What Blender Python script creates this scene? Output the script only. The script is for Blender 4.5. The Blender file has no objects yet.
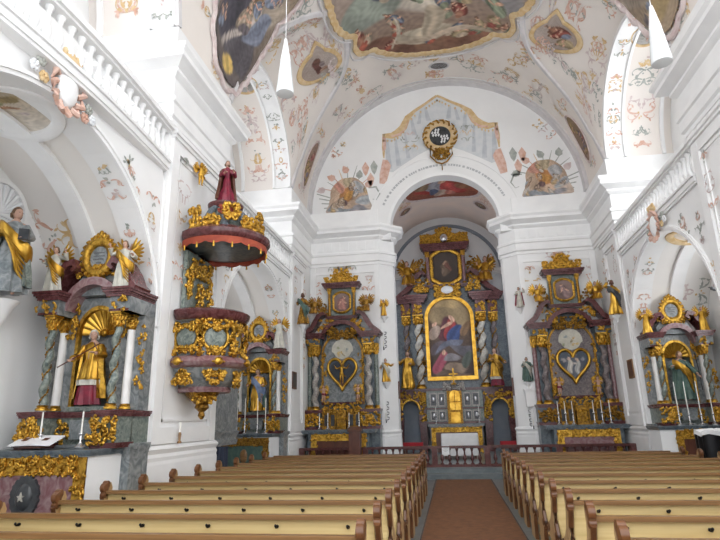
import bpy, bmesh, math, random
import numpy as np
from mathutils import Vector, Matrix
PI=math.pi; sin=math.sin; cos=math.cos
SC=bpy.context.scene; COL=SC.collection
AX=0.15; HW=5.35; SPR=9.9; BAYS=(6.1,14.5)
def R(a): return math.radians(a)
# ------------------------------------------------------------ materials
def nt(name):
    m=bpy.data.materials.new(name); m.use_nodes=True
    n=m.node_tree.nodes; b=n['Principled BSDF']; return m,n,m.node_tree.links,b
def mat(name,c1,c2=None,rough=.6,metal=0.,scale=6,bump=0,bscale=30,detail=4,lo=.35,hi=.65,dist=0,spec=None,stretch=None):
    m,n,l,b=nt(name)
    tc=n.new('ShaderNodeTexCoord'); mp=n.new('ShaderNodeMapping'); l.new(tc.outputs['Object'],mp.inputs[0])
    if stretch: mp.inputs['Scale'].default_value=stretch
    b.inputs['Roughness'].default_value=rough; b.inputs['Metallic'].default_value=metal
    if spec is not None: b.inputs['Specular IOR Level'].default_value=spec
    if c2:
        t=n.new('ShaderNodeTexNoise'); t.inputs['Scale'].default_value=scale; t.inputs['Detail'].default_value=detail; t.inputs['Distortion'].default_value=dist
        l.new(mp.outputs[0],t.inputs['Vector'])
        r=n.new('ShaderNodeValToRGB'); r.color_ramp.elements[0].position=lo; r.color_ramp.elements[1].position=hi
        r.color_ramp.elements[0].color=(*c1,1); r.color_ramp.elements[1].color=(*c2,1)
        l.new(t.outputs['Fac'],r.inputs[0]); l.new(r.outputs[0],b.inputs['Base Color'])
    else: b.inputs['Base Color'].default_value=(*c1,1)
    if bump:
        t=n.new('ShaderNodeTexNoise'); t.inputs['Scale'].default_value=bscale; t.inputs['Detail'].default_value=3
        l.new(mp.outputs[0],t.inputs['Vector'])
        u=n.new('ShaderNodeBump'); u.inputs['Strength'].default_value=bump; u.inputs['Distance'].default_value=.03
        l.new(t.outputs['Fac'],u.inputs['Height']); l.new(u.outputs[0],b.inputs['Normal'])
    return m
def colmat(name,rough=.7):
    m,n,l,b=nt(name); a=n.new('ShaderNodeAttribute'); a.attribute_name='Col'
    l.new(a.outputs['Color'],b.inputs['Base Color']); b.inputs['Roughness'].default_value=rough
    return m
M={}
M['wall']=mat('white_plaster',(.87,.87,.865),(.82,.82,.815),.75,scale=.7,bump=.04,bscale=12)
M['trimw']=mat('white_stucco_trim',(.89,.89,.885),(.84,.84,.84),.6,scale=2)
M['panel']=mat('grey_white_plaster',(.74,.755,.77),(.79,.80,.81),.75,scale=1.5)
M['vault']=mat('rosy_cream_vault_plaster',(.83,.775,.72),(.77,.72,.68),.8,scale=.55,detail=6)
M['choirv']=mat('choir_vault_plaster',(.80,.66,.57),(.70,.60,.54),.8,scale=.9,detail=6)
M['rib']=mat('grey_stucco_rib',(.62,.60,.61),(.70,.68,.68),.7,scale=3)
M['greyband']=mat('blue_grey_band',(.20,.235,.28),(.25,.28,.32),.7,scale=2)
M['chapel']=mat('chapel_vault_plaster',(.84,.81,.77),(.80,.78,.76),.8,scale=.6)
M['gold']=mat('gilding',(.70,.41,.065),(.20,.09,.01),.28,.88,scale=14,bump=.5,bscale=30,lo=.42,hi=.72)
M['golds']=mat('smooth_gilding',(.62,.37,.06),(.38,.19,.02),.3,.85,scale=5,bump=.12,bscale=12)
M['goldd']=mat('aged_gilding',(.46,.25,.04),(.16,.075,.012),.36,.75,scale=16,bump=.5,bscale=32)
M['red']=mat('dark_red_marble',(.075,.018,.018),(.16,.06,.062),.25,scale=7,dist=1.4)
M['pink']=mat('mauve_marble',(.19,.075,.085),(.32,.22,.22),.3,scale=5,dist=2)
M['blue']=mat('blue_grey_marble',(.055,.08,.105),(.16,.19,.205),.3,scale=5,dist=2)
M['grey']=mat('grey_marble',(.12,.14,.15),(.30,.315,.315),.32,scale=5,dist=2)
M['green']=mat('grey_green_marble',(.085,.115,.11),(.27,.30,.26),.3,scale=9,dist=1.8)
M['cream']=mat('cream_marble',(.60,.57,.49),(.40,.38,.34),.35,scale=8,dist=1)
M['whitecol']=mat('white_column_paint',(.84,.83,.80),(.77,.76,.74),.4,scale=3)
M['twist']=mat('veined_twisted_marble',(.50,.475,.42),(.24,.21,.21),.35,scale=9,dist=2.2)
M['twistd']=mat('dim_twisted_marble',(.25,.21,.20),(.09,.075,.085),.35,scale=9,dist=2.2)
M['black']=mat('black_marble',(.02,.022,.028),(.06,.065,.07),.3,scale=6)
M['flesh']=mat('painted_flesh',(.55,.34,.25),(.45,.27,.20),.5,scale=9)
M['hair']=mat('painted_brown_hair',(.10,.055,.03),(.17,.10,.05),.6,scale=20,bump=.4,bscale=60)
M['cloakr']=mat('crimson_painted_cloth',(.26,.02,.045),(.15,.012,.03),.5,scale=8)
M['cloakg']=mat('dark_green_painted_cloth',(.05,.10,.09),(.09,.15,.12),.5,scale=8)
M['cloakw']=mat('white_painted_cloth',(.62,.60,.52),(.46,.45,.40),.5,scale=8)
M['cloakb']=mat('blue_painted_cloth',(.12,.18,.32),(.20,.26,.40),.5,scale=8)
M['pine']=mat('yellow_pine_board',(.72,.56,.27),(.60,.44,.19),.42,scale=2.2,stretch=(.35,6,9),detail=5)
M['pinee']=mat('pale_pine_end',(.52,.37,.19),(.38,.23,.10),.4,scale=2.5,stretch=(6,6,.7),detail=5)
M['oak']=mat('brown_oak',(.27,.145,.055),(.17,.085,.03),.35,scale=2.6,stretch=(.4,7,9),detail=5)
M['knob']=mat('dark_carved_oak',(.16,.065,.025),(.09,.035,.014),.3,scale=6)
M['walnut']=mat('dark_walnut',(.085,.028,.018),(.14,.05,.03),.3,scale=5,stretch=(2,2,.7))
M['seat']=mat('seat_board',(.50,.32,.15),(.40,.24,.10),.45,scale=2.2,stretch=(.35,6,9))
M['railm']=mat('dark_red_rail_marble',(.075,.022,.02),(.14,.05,.045),.25,scale=8,dist=1)
M['iron']=mat('black_iron',(.012,.012,.014),None,.4,.6)
M['linen']=mat('white_linen',(.84,.84,.84),(.78,.78,.79),.8,scale=9)
M['paper']=mat('white_paper',(.85,.85,.86),None,.7)
M['ink']=mat('grey_ink',(.10,.10,.11),None,.7)
M['wax']=mat('white_wax',(.88,.86,.80),None,.4)
M['silver']=mat('silver_metal',(.75,.75,.76),(.6,.6,.62),.25,.8,scale=9)
M['drape']=mat('navy_cloth',(.012,.018,.035),(.03,.04,.07),.8,scale=4,stretch=(6,6,.5))
M['redcloth']=mat('red_velvet',(.42,.02,.03),(.30,.01,.02),.8,scale=4)
M['orange']=mat('orange_red_cloth',(.38,.07,.03),(.26,.04,.02),.7,scale=6)
M['lampg']=mat('opal_lamp_glass',(.80,.83,.84),None,.25)
M['carpet']=mat('rust_brown_carpet',(.20,.085,.035),(.14,.06,.026),.95,scale=9,bump=.3,bscale=220,detail=6)
M['carpetedge']=mat('carpet_border',(.06,.05,.045),(.10,.08,.07),.95,scale=20)
M['vent']=mat('grey_vent_metal',(.22,.22,.23),None,.5,.3)
M['ppink']=mat('salmon_wall_paint',(.62,.36,.27),(.74,.54,.46),.8,scale=6)
M['pochre']=mat('ochre_wall_paint',(.62,.42,.20),(.72,.56,.34),.8,scale=6)
M['pgreen']=mat('sage_wall_paint',(.33,.36,.33),(.48,.49,.45),.8,scale=6)
M['pmauve']=mat('mauve_wall_paint',(.58,.46,.45),(.70,.62,.60),.8,scale=6)
M['painted']=colmat('painted_picture',.65)
M['fresco']=colmat('fresco_paint',.85)
def emis(name,c,s,base=(.8,.8,.8)):
    m,n,l,b=nt(name); b.inputs['Base Color'].default_value=(*base,1); b.inputs['Emission Color'].default_value=(*c,1); b.inputs['Emission Strength'].default_value=s; return m
M['daylight']=emis('daylit_window_glass',(.95,.97,1.0),2.6)
M['choirglow']=emis('added_choir_window_glow',(.85,.9,1.0),1.5)  # emission for the added choir windows, which brighten the high altar
M['daylightR']=emis('bright_daylit_window_glass',(.94,.97,1.0),3.6)
M['daylightL']=emis('soft_daylit_window_glass',(.95,.97,1.0),1.9)
M['daylow']=emis('dim_daylit_window_glass',(.80,.88,.95),1.1)
# stone floor
def stone():
    m,n,l,b=nt('grey_stone_slabs'); tc=n.new('ShaderNodeTexCoord'); br=n.new('ShaderNodeTexBrick')
    br.offset=.5; br.inputs['Scale'].default_value=1; br.inputs['Brick Width'].default_value=.6; br.inputs['Row Height'].default_value=.6; br.inputs['Mortar Size'].default_value=.008
    br.inputs['Color1'].default_value=(.13,.135,.14,1); br.inputs['Color2'].default_value=(.17,.17,.165,1); br.inputs['Mortar'].default_value=(.12,.12,.12,1)
    l.new(tc.outputs['Object'],br.inputs['Vector']); l.new(br.outputs['Color'],b.inputs['Base Color']); b.inputs['Roughness'].default_value=.35; return m
M['stone']=stone()
M['step']=mat('blue_grey_step_stone',(.12,.145,.155),(.18,.20,.205),.3,scale=3,dist=1)
# ------------------------------------------------------------ mesh builder
NOSPLIT={'painted_scrollwork','faint_lettering','worn_inscription','archivolt','rib','pilaster','eyes','hair','body','robe','mantle'}
class MB:
    def __init__(s): s.v=[]; s.f=[]; s.mi=[]; s.X=None; s.cur=0
    def put(s,vs,fs):
        o=len(s.v)
        if s.X is not None: vs=[tuple(s.X@Vector(p)) for p in vs]
        s.v+=[tuple(p) for p in vs]
        for f in fs: s.f.append([i+o for i in f]); s.mi.append(s.cur)
        return s
    def box(s,x0,x1,y0,y1,z0,z1):
        return s.put([(x0,y0,z0),(x1,y0,z0),(x1,y1,z0),(x0,y1,z0),(x0,y0,z1),(x1,y0,z1),(x1,y1,z1),(x0,y1,z1)],
          [(0,3,2,1),(4,5,6,7),(0,1,5,4),(1,2,6,5),(2,3,7,6),(3,0,4,7)])
    def rings(s,rs,closed=True,caps=True):
        n=len(rs[0]); vs=[p for r in rs for p in r]; fs=[]
        for i in range(len(rs)-1):
            for j in range(n if closed else n-1):
                k=(j+1)%n; fs.append((i*n+j,i*n+k,(i+1)*n+k,(i+1)*n+j))
        if caps and closed: fs.append(tuple(range(n-1,-1,-1))); fs.append(tuple((len(rs)-1)*n+j for j in range(n)))
        return s.put(vs,fs)
    def lathe(s,prof,n=24,c=(0,0,0),a0=0,a1=2*PI,sx=1,sy=1,clip=None):
        full=abs(a1-a0-2*PI)<1e-6; rs=[]
        for r,z in prof:
            ring=[]
            for j in range(n if full else n+1):
                a=a0+(a1-a0)*j/n; x=c[0]+r*cos(a)*sx
                if clip is not None: x=max(x,clip)
                ring.append((x,c[1]+r*sin(a)*sy,c[2]+z))
            rs.append(ring)
        return s.rings(rs,full,full)
    def tube(s,pts,rad,n=6,flat=1.,flatn=None):
        pts=[Vector(p) for p in pts]; m=len(pts)
        if not isinstance(rad,(list,tuple)): rad=[rad]*m
        up=Vector(flatn) if flatn else Vector((0,0,1)); rs=[]
        for i,p in enumerate(pts):
            t=(pts[min(i+1,m-1)]-pts[max(i-1,0)])
            if t.length<1e-9: t=Vector((0,0,1))
            t.normalize(); a=t.cross(up)
            if a.length<1e-3: a=t.cross(Vector((1,0,0)))
            if a.length<1e-3: a=t.cross(Vector((0,1,0)))
            a.normalize(); b=a.cross(t)
            rs.append([tuple(p+a*(rad[i]*cos(2*PI*j/n))+b*(rad[i]*flat*sin(2*PI*j/n))) for j in range(n)])
        return s.rings(rs)
    def ell(s,c,r,n=8,m=6,rot=None):
        vs=[];fs=[]
        Rm=rot or Matrix.Identity(3)
        for i in range(m+1):
            t=PI*i/m
            for j in range(n):
                a=2*PI*j/n; q=Rm@Vector((r[0]*sin(t)*cos(a),r[1]*sin(t)*sin(a),r[2]*cos(t))); vs.append((c[0]+q.x,c[1]+q.y,c[2]+q.z))
        for i in range(m):
            for j in range(n):
                k=(j+1)%n; fs.append((i*n+j,(i+1)*n+j,(i+1)*n+k,i*n+k))
        return s.put(vs,fs)
    def prism(s,poly,y0,y1):   # poly of (x,z)
        n=len(poly); vs=[(x,y0,z) for x,z in poly]+[(x,y1,z) for x,z in poly]
        fs=[tuple(range(n)),tuple(range(2*n-1,n-1,-1))]+[(i,n+i,n+(i+1)%n,(i+1)%n) for i in range(n)]
        return s.put(vs,fs)
    def strip(s,path,th,y0,y1):   # thick band along (x,z) path
        a=[];b=[];m=len(path)
        for i,(x,z) in enumerate(path):
            x0,z0=path[max(i-1,0)]; x1,z1=path[min(i+1,m-1)]; dx,dz=x1-x0,z1-z0; L=math.hypot(dx,dz) or 1
            t=th[i] if isinstance(th,(list,tuple)) else th
            a.append((x-dz/L*t/2,z+dx/L*t/2)); b.append((x+dz/L*t/2,z-dx/L*t/2))
        rs=[[(a[i][0],y0,a[i][1]),(b[i][0],y0,b[i][1]),(b[i][0],y1,b[i][1]),(a[i][0],y1,a[i][1])] for i in range(m)]
        return s.rings(rs)
    def sheet(s,fn,nu,nv):
        vs=[fn(i/nu,j/nv) for i in range(nu+1) for j in range(nv+1)]
        fs=[(i*(nv+1)+j,(i+1)*(nv+1)+j,(i+1)*(nv+1)+j+1,i*(nv+1)+j+1) for i in range(nu) for j in range(nv)]
        return s.put(vs,fs)
    def mould(s,path,prof,closed=False):  # path (x,y), prof (out,z) ; out is to the right of travel
        m=len(path); rs=[]
        for i in range(m):
            p=Vector(path[i])
            a=Vector(path[(i-1)%m]) if (closed or i>0) else None; b=Vector(path[(i+1)%m]) if (closed or i<m-1) else None
            d1=(p-a).normalized() if a is not None else (b-p).normalized(); d2=(b-p).normalized() if b is not None else d1
            n1=Vector((d1.y,-d1.x)); n2=Vector((d2.y,-d2.x)); k=(n1+n2); k=k/max(.25,k.dot(n1))if k.length>1e-6 else n1
            rs.append([(p.x+k.x*o,p.y+k.y*o,z) for o,z in prof])
        if closed: rs.append(rs[0])
        return s.rings(rs,True,not closed)
    def groups(s,gap=.004):
        par=list(range(len(s.v)))
        def fd(a):
            while par[a]!=a: par[a]=par[par[a]]; a=par[a]
            return a
        for f in s.f:
            a=fd(f[0])
            for q in f[1:]:
                b=fd(q)
                if a!=b: par[b]=a
        comp={}
        for i in range(len(s.v)): comp.setdefault(fd(i),[]).append(i)
        bb=[]
        for r,ix in comp.items():
            P=np.array([s.v[i] for i in ix]); bb.append([P.min(0)-gap,P.max(0)+gap,[r]])
        if len(bb)>1500: return None
        ch=True
        while ch:      # merge boxes that touch
            ch=False; out=[]
            for b in bb:
                hit=None
                for o in out:
                    if (b[0]<=o[1]).all() and (o[0]<=b[1]).all(): hit=o; break
                if hit: hit[0]=np.minimum(hit[0],b[0]); hit[1]=np.maximum(hit[1],b[1]); hit[2]+=b[2]; ch=True
                else: out.append(b)
            bb=out
        if len(bb)<2 or len(bb)>14: return None
        return [[s.v and r for r in b[2]] for b in bb],fd
    def build(s,name,m,parent=None,smooth=False,loc=None,col=None):
        if parent is not None and col is None and name not in NOSPLIT and 1<len(s.f)<60000:
            g=s.groups()
            if g:
                gs,fd=g; first=None
                for rts in gs:
                    rs=set(rts); q=MB(); mp={}
                    for f,mi in zip(s.f,s.mi):
                        if fd(f[0]) in rs:
                            for i in f:
                                if i not in mp: mp[i]=len(q.v); q.v.append(s.v[i])
                            q.f.append([mp[i] for i in f]); q.mi.append(mi)
                    o=q.build1(name,m,parent,smooth,loc); first=first or o
                return first
        return s.build1(name,m,parent,smooth,loc,col)
    def build1(s,name,m,parent=None,smooth=False,loc=None,col=None):
        me=bpy.data.meshes.new(name); me.from_pydata(s.v,[],s.f)
        ms=m if isinstance(m,(list,tuple)) else [m]
        for k in ms: me.materials.append(M[k] if isinstance(k,str) else k)
        if len(ms)>1: me.polygons.foreach_set('material_index',s.mi)
        if smooth: me.polygons.foreach_set('use_smooth',[True]*len(me.polygons))
        if col is not None:
            at=me.color_attributes.new('Col','FLOAT_COLOR','POINT'); c=np.ones((len(s.v),4)); c[:,:3]=np.clip(col,0,1); at.data.foreach_set('color',c.ravel())
        me.update(); bm=bmesh.new(); bm.from_mesh(me); bmesh.ops.recalc_face_normals(bm,faces=bm.faces); bm.to_mesh(me); bm.free()
        if smooth:
            try: me.set_sharp_from_angle(angle=R(50))
            except Exception: pass
        o=bpy.data.objects.new(name,me); COL.objects.link(o)
        if loc: o.location=loc
        if parent: o.parent=parent
        return o
def tag(o,label=None,cat=None,group=None,kind=None):
    if label: o['label']=label
    if cat: o['category']=cat
    if group: o['group']=group
    if kind: o['kind']=kind
    return o
def thing(name,label,cat,loc=(0,0,0),rz=0,group=None):
    o=bpy.data.objects.new(name,None); COL.objects.link(o); o.location=loc; o.rotation_euler=(0,0,rz); return tag(o,label,cat,group)
def struct(o): o['kind']='structure'; return o
def copytree(o,parent=None):
    c=o.copy(); COL.objects.link(c); c.parent=parent
    for ch in list(o.children): copytree(ch,c)
    return c
ORD=['first','second','third','fourth','fifth','sixth','seventh','eighth','ninth','tenth','eleventh','twelfth','thirteenth','fourteenth']
SD={-1:'left',1:'right'}
# ------------------------------------------------------------ scroll generators
def scroll(x,y,a,L,k0,k1,n=12):
    pts=[(x,y)]; ds=L/n
    for i in range(n):
        k=k0+(k1-k0)*((i+.5)/n)**1.5; a+=k*ds; x+=cos(a)*ds; y+=sin(a)*ds; pts.append((x,y))
    return pts
def ribbon(mb,S,pts,w0,w1,off=.012):
    m=len(pts); a=[];b=[]
    for i,(x,y) in enumerate(pts):
        x0,y0=pts[max(i-1,0)]; x1,y1=pts[min(i+1,m-1)]; dx,dy=x1-x0,y1-y0; L=math.hypot(dx,dy) or 1
        t=i/(m-1); w=(w0+(w1-w0)*t)*(.35+.65*sin(PI*min(1,t*1.4+.08)))*.5
        a.append((x-dy/L*w,y+dx/L*w)); b.append((x+dy/L*w,y-dx/L*w))
    vs=[];
    for p,q in zip(a,b): vs.append(S(p[0],p[1],off)); vs.append(S(q[0],q[1],off))
    mb.put(vs,[(2*i,2*i+1,2*i+3,2*i+2) for i in range(m-1)])
def leafshape(mb,S,x,y,a,L,w,off=.013):
    q=[(0,0),(.25,.5),(.6,.45),(1,0),(.6,-.45),(.25,-.5)]
    mb.put([S(x+L*u*cos(a)-w*v*sin(a),y+L*u*sin(a)+w*v*cos(a),off) for u,v in q],[(0,1,2,3,4,5)])
def painted_cluster(S,cx,cy,w,h,seed,rot=0.,sym=True,den=1.,parent=None,mats=('ppink','pochre','pgreen','pmauve')):
    """painted rocaille: mirrored C-scrolls, leaves and little flowers, laid on the surface S(u,v,off)"""
    rn=random.Random(seed); mb=MB(); cr,sr=cos(rot),sin(rot)
    def T(x,y,off): return S(cx+x*cr-y*sr,cy+x*sr+y*cr,off)
    n=max(3,int(h/.34*den))
    for i in range(n):
        t=(i+.5)/n; y=(t-.5)*h; ww=w*(.35+.65*abs(sin(PI*(t*.9+.1))))*.5
        mb.cur=rn.choice([0,0,1,3] if rn.random()<.8 else [2])
        for q in range(2 if w>.5 else 1):
            a=rn.uniform(-.6,1.9); L=rn.uniform(.9,1.7)*ww+.12; k=rn.choice([-1,1])*rn.uniform(1.2,2.2)/max(.12,ww)
            x0=rn.uniform(0,.35)*ww; wd=rn.uniform(.03,.06)*min(1.5,.6+w)
            pts=scroll(x0,y+rn.uniform(-.1,.1)*h/n,a,L,k*.2,k*2.2)
            ribbon(mb,T,pts,wd,wd*.6)
            if sym: ribbon(mb,T,[(-x,z) for x,z in pts],wd,wd*.6)
            for g in range(3):
                j=rn.randrange(3,len(pts)); lx,ly=pts[j]; la=rn.uniform(0,2*PI); ll=rn.uniform(.06,.14)*min(1.4,.5+w)
                leafshape(mb,T,lx,ly,la,ll,ll*.45)
                if sym: leafshape(mb,T,-lx,ly,PI-la,ll,ll*.45)
        if rn.random()<.6:
            mb.cur=rn.choice([2,2,3,1])
            for g in range(3): leafshape(mb,T,rn.uniform(-.1,.1)*w,y+rn.uniform(-.12,.12),rn.uniform(0,6.3),rn.uniform(.06,.11),rn.uniform(.04,.07))
    return mb.build('painted_scrollwork',list(mats),parent)
def gilt(name,x0,x1,z0,z1,y,seed,n=14,sz=.2,th=.028,mirror=False,m='gold',parent=None,deep=.06,X=None,mb=None,ns=5):
    rn=random.Random(seed); b=mb or MB(); b.X=X; cx=(x0+x1)/2
    for i in range(n):
        x=rn.uniform(x0,x1); z=rn.uniform(z0,z1)
        if mirror: x=rn.uniform(cx,x1)
        a=rn.uniform(0,2*PI); L=sz*rn.uniform(1.2,2.4); k=rn.choice([-1,1])*rn.uniform(1.,1.8)/sz*1.6; yy=y-rn.uniform(0,deep)
        pts=[(px,yy-.6*th*sin(PI*j/11),pz) for j,(px,pz) in enumerate(scroll(x,z,a,L,k*.2,k*2.,11))]
        pts=[(min(max(p[0],x0-.02),x1+.02),p[1],min(max(p[2],z0-.02),z1+.02)) for p in pts]
        rad=[th*(1.15-.75*j/11)*(.5+.5*min(1,j/2+.2)) for j in range(12)]
        for sg in ((1,-1) if mirror else (1,)):
            P=[(cx+sg*(p[0]-cx),p[1],p[2]) for p in pts]; b.tube(P,rad,ns,1.,(0,1,0))
            e=P[-1]; b.ell(e,(th*1.5,th*1.2,th*1.5),6,4)
            q=P[4]; b.ell((q[0],q[1]-th*.4,q[2]),(th*2.2,th*.9,th*1.1),6,4,Matrix.Rotation(a*sg,3,'Y'))
    b.X=None
    if mb: return b
    return b.build(name,m,parent,True)
# ------------------------------------------------------------ paint
def painter(seed,bg,figs,noise=.06,sky=None):
    """returns f(U,V)->rgb with U,V in -1..1 ; figs = list of (u,v,ru,rv,angle,(r,g,b))"""
    rn=np.random.RandomState(seed); ph=rn.uniform(0,6.3,(14,3)); fr=rn.uniform(1.5,11,(14,2))*rn.choice([-1,1],(14,2))
    def f(U,V):
        U=np.asarray(U,float); V=np.asarray(V,float); c=np.zeros((len(U),3))
        t=np.clip((V+1)/2,0,1)[:,None]; c[:]=np.array(bg[0])*(1-t)+np.array(bg[1])*t
        N=sum(np.sin(fr[i,0]*U+ph[i,0]+1.7*np.sin(fr[i,1]*V+ph[i,1])) for i in range(14))/7.
        Wu=U+.05*np.sin(9*V+ph[0,2])+.03*N; Wv=V+.05*np.sin(8*U+ph[1,2])-.03*N
        for (u,v,ru,rv,an,col) in figs:
            du=Wu-u; dv=Wv-v; x=du*cos(an)+dv*sin(an); y=-du*sin(an)+dv*cos(an)
            d=(x/ru)**2+(y/rv)**2; w=np.clip((1.15-d)*3.5,0,1)[:,None]
            sh=(1+.35*np.sin(x/ru*5+ph[2,0])*.6)[:,None]
            c=c*(1-w)+np.array(col)*sh*w
        N2=np.sin(31*U+5*np.sin(17*V+ph[3,0]))*np.sin(27*V+4*np.sin(21*U+ph[4,0]))+.6*np.sin(53*U+3*np.sin(41*V))*np.sin(47*V+ph[5,0])
        return np.clip(c*(1+noise*1.4*N[:,None]+noise*1.5*N2[:,None]),0,1)
    return f
SKIN=(.62,.38,.27)
def figset(seed,n,area,sc,pal,skin=SKIN):
    """painted people as torso, limbs, drapery and head dabs"""
    rn=random.Random(seed); out=[]
    for i in range(n):
        u=rn.uniform(area[0],area[1]); v=rn.uniform(area[2],area[3]); an=rn.uniform(-.6,.6); s=sc*rn.uniform(.75,1.25); c=rn.choice(pal); c2=rn.choice(pal)
        out.append((u,v,s*.75,s*.9,an,tuple(k*.55 for k in c)))
        out.append((u,v,s*.42,s*.75,an,c)); out.append((u+rn.uniform(-.4,.4)*s,v-.6*s,s*.55,s*.4,an+.7,c2))
        out.append((u+.4*s,v+.25*s,s*.42,s*.11,rn.uniform(-.8,.8),skin)); out.append((u-.3*s,v+.1*s,s*.4,s*.1,rn.uniform(-1,1),skin))
        out.append((u-sin(an)*s,v+cos(an)*s,s*.2,s*.23,0,skin)); out.append((u-sin(an)*s*1.1,v+cos(an)*s*1.13,s*.2,s*.12,0,(.16,.09,.06)))
    return out
def outline_fn(pts):
    """star-shaped closed outline from (u,v) control points -> r(phi) sampler"""
    an=[(math.atan2(v,u)%(2*PI),math.hypot(u,v)) for u,v in pts]; an.sort()
    A=np.array([a for a,r in an]); Rr=np.array([r for a,r in an])
    A3=np.concatenate([A-2*PI,A,A+2*PI]); R3=np.concatenate([Rr,Rr,Rr])
    return lambda p: float(np.interp(p%(2*PI),A3,R3))
def disc_picture(name,S,rf,nr,na,pf,off,mname,parent,sc=None):
    """picture inside a star-shaped outline rf(phi), centred at the origin of S"""
    mx=max(rf(2*PI*j/na) for j in range(na)); 
    vs=[S(0,0,off)]; UV=[(0,0)]; fs=[]
    for i in range(1,nr+1):
        for j in range(na):
            p=2*PI*j/na; r=rf(p)*i/nr; u,v=r*cos(p),r*sin(p); vs.append(S(u,v,off)); UV.append((u/mx,v/mx))
    for j in range(na): fs.append((0,1+j,1+(j+1)%na))
    for i in range(1,nr):
        for j in range(na):
            k=(j+1)%na; a=1+(i-1)*na; b=1+i*na; fs.append((a+j,b+j,b+k,a+k))
    UV=np.array(UV); mb=MB(); mb.put(vs,fs)
    return mb.build(name,mname,parent,True,col=pf(UV[:,0],UV[:,1]))
def ring_frame(name,S,rf,na,w,th,m,parent,off=.0,k=1.0,wavy=0,nw=12):
    mb=MB(); vs=[]; sec=[(-.5,0),(-.42,.7),(0,1),(.42,.7),(.5,0)]
    for j in range(na):
        p=2*PI*j/na; r=rf(p)*k+wavy*abs(sin(nw*p/2))
        for a,b in sec: rr=r+a*w; vs.append(S(rr*cos(p),rr*sin(p),off+b*th))
    n=len(sec); fs=[(j*n+i,((j+1)%na)*n+i,((j+1)%na)*n+i+1,j*n+i+1) for j in range(na) for i in range(n-1)]
    mb.put(vs,fs); return mb.build(name,m,parent,True)
# ------------------------------------------------------------ surfaces
def S_nave(Y0,v0,flip=1,rot=0):   # u along Y, v arc from crown
    def S(u,v,off=0):
        u2=u*cos(rot)-v*sin(rot); v2=u*sin(rot)+v*cos(rot)
        a=(v0+v2*flip)/HW; r=HW-off; return (AX+r*sin(a),Y0+u2,SPR+r*cos(a))
    return S
def S_navex(Y0,v0):   # u across, v towards the west (so pictures read upright from the door)
    def S(u,v,off=0):
        a=(v0+u)/HW; r=HW-off; return (AX+r*sin(a),Y0-v,SPR+r*cos(a))
    return S
def S_wall(side,off0=0):
    return lambda u,v,off=0:(AX+side*(HW-off0-off),u,v)
def S_y(y): return lambda u,v,off=0:(u,y-off,v)
def S_barrel(side,yc,r,zs,u0,v0=0,xb=HW):
    def S(u,v,off=0):
        a=(v0+v)/r; q=r-off; return (AX+side*(xb+u0+u),yc+q*sin(a),zs+q*cos(a))
    return S
TT=R(57)
def groinb(th): 
    t=min(1,max(0,th/TT)); B=2.8+.62*min(1,th/R(16)); return B*(max(0,1-t**3.5))**(1/3.5)
def groinn(th): return 2.8*max(0,1-th/TT)**.6
def lun(side,yc,s,t,off=0):
    p=PI*s; c=cos(p); sn=max(0,sin(p)); A=Vector((AX+side*HW,yc-2.8*c,SPR+2.8*sn))
    th=TT*sn**(2/3.5); b=(2.8+.62*min(1,th/R(16)))*abs(c)**(2/3.5)*(1 if c>0 else -1)
    if (c>0)==(yc>10): b=2.8*max(0,1-th/TT)**.6*(1 if c>0 else -1)
    G=Vector((AX+side*HW*cos(th),yc-b,SPR+HW*sin(th)))
    q=A.lerp(G,t); q.z+=.35*sin(PI*t)*sn
    cen=Vector((AX+side*2.4,yc,SPR+.6)); d=(cen-q).normalized(); q=q+d*off; return tuple(q)
def S_lun(side,yc,u0=0,v0=1.7,rot=0):
    def S(u,v,off=0):
        u2=u*cos(rot)-v*sin(rot); v2=u*sin(rot)+v*cos(rot)
        return lun(side,yc,.5+(u0+u2)/8.8,min(1,max(0,(v0+v2)/4.2)),off)
    return S
# ============================================================ THE ROOM
CORN=[(0,7.62),(.05,7.62),(.05,7.72),(.10,7.76),(.10,8.02),(.14,8.05),(.14,8.14),(.05,8.18),(.05,8.62),(.10,8.66),(.16,8.72),(.16,8.78),(.30,8.86),(.38,8.90),(.38,9.0),(.44,9.08),(.44,9.16),(.02,9.22),(.02,9.9),(-.12,9.9),(-.12,7.62)]
PLIN=[(0,0),(.06,0),(.06,1.12),(.05,1.18),(.06,1.24),(.04,1.30),(.08,1.38),(.04,1.44),(0,1.46),(-.1,1.46),(-.1,0)]
def mir(side,p): # p given for the left side relative to the axis
    q=[(AX-side*-1*0+ (x if side<0 else -x),y) for x,y in p]
    return q if side<0 else q[::-1]
b=MB().box(-9.5,9.8,-2.5,17.7,-.12,0); struct(b.build('floor','stone'))
b=MB().box(-5.6,5.9,17.7,18.15,-.1,.15); struct(b.build('trim_1','step'))
b=MB().box(-9.5,9.8,18.15,28,-.1,.3); struct(b.build('floor','step'))
XO=7.45
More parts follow.
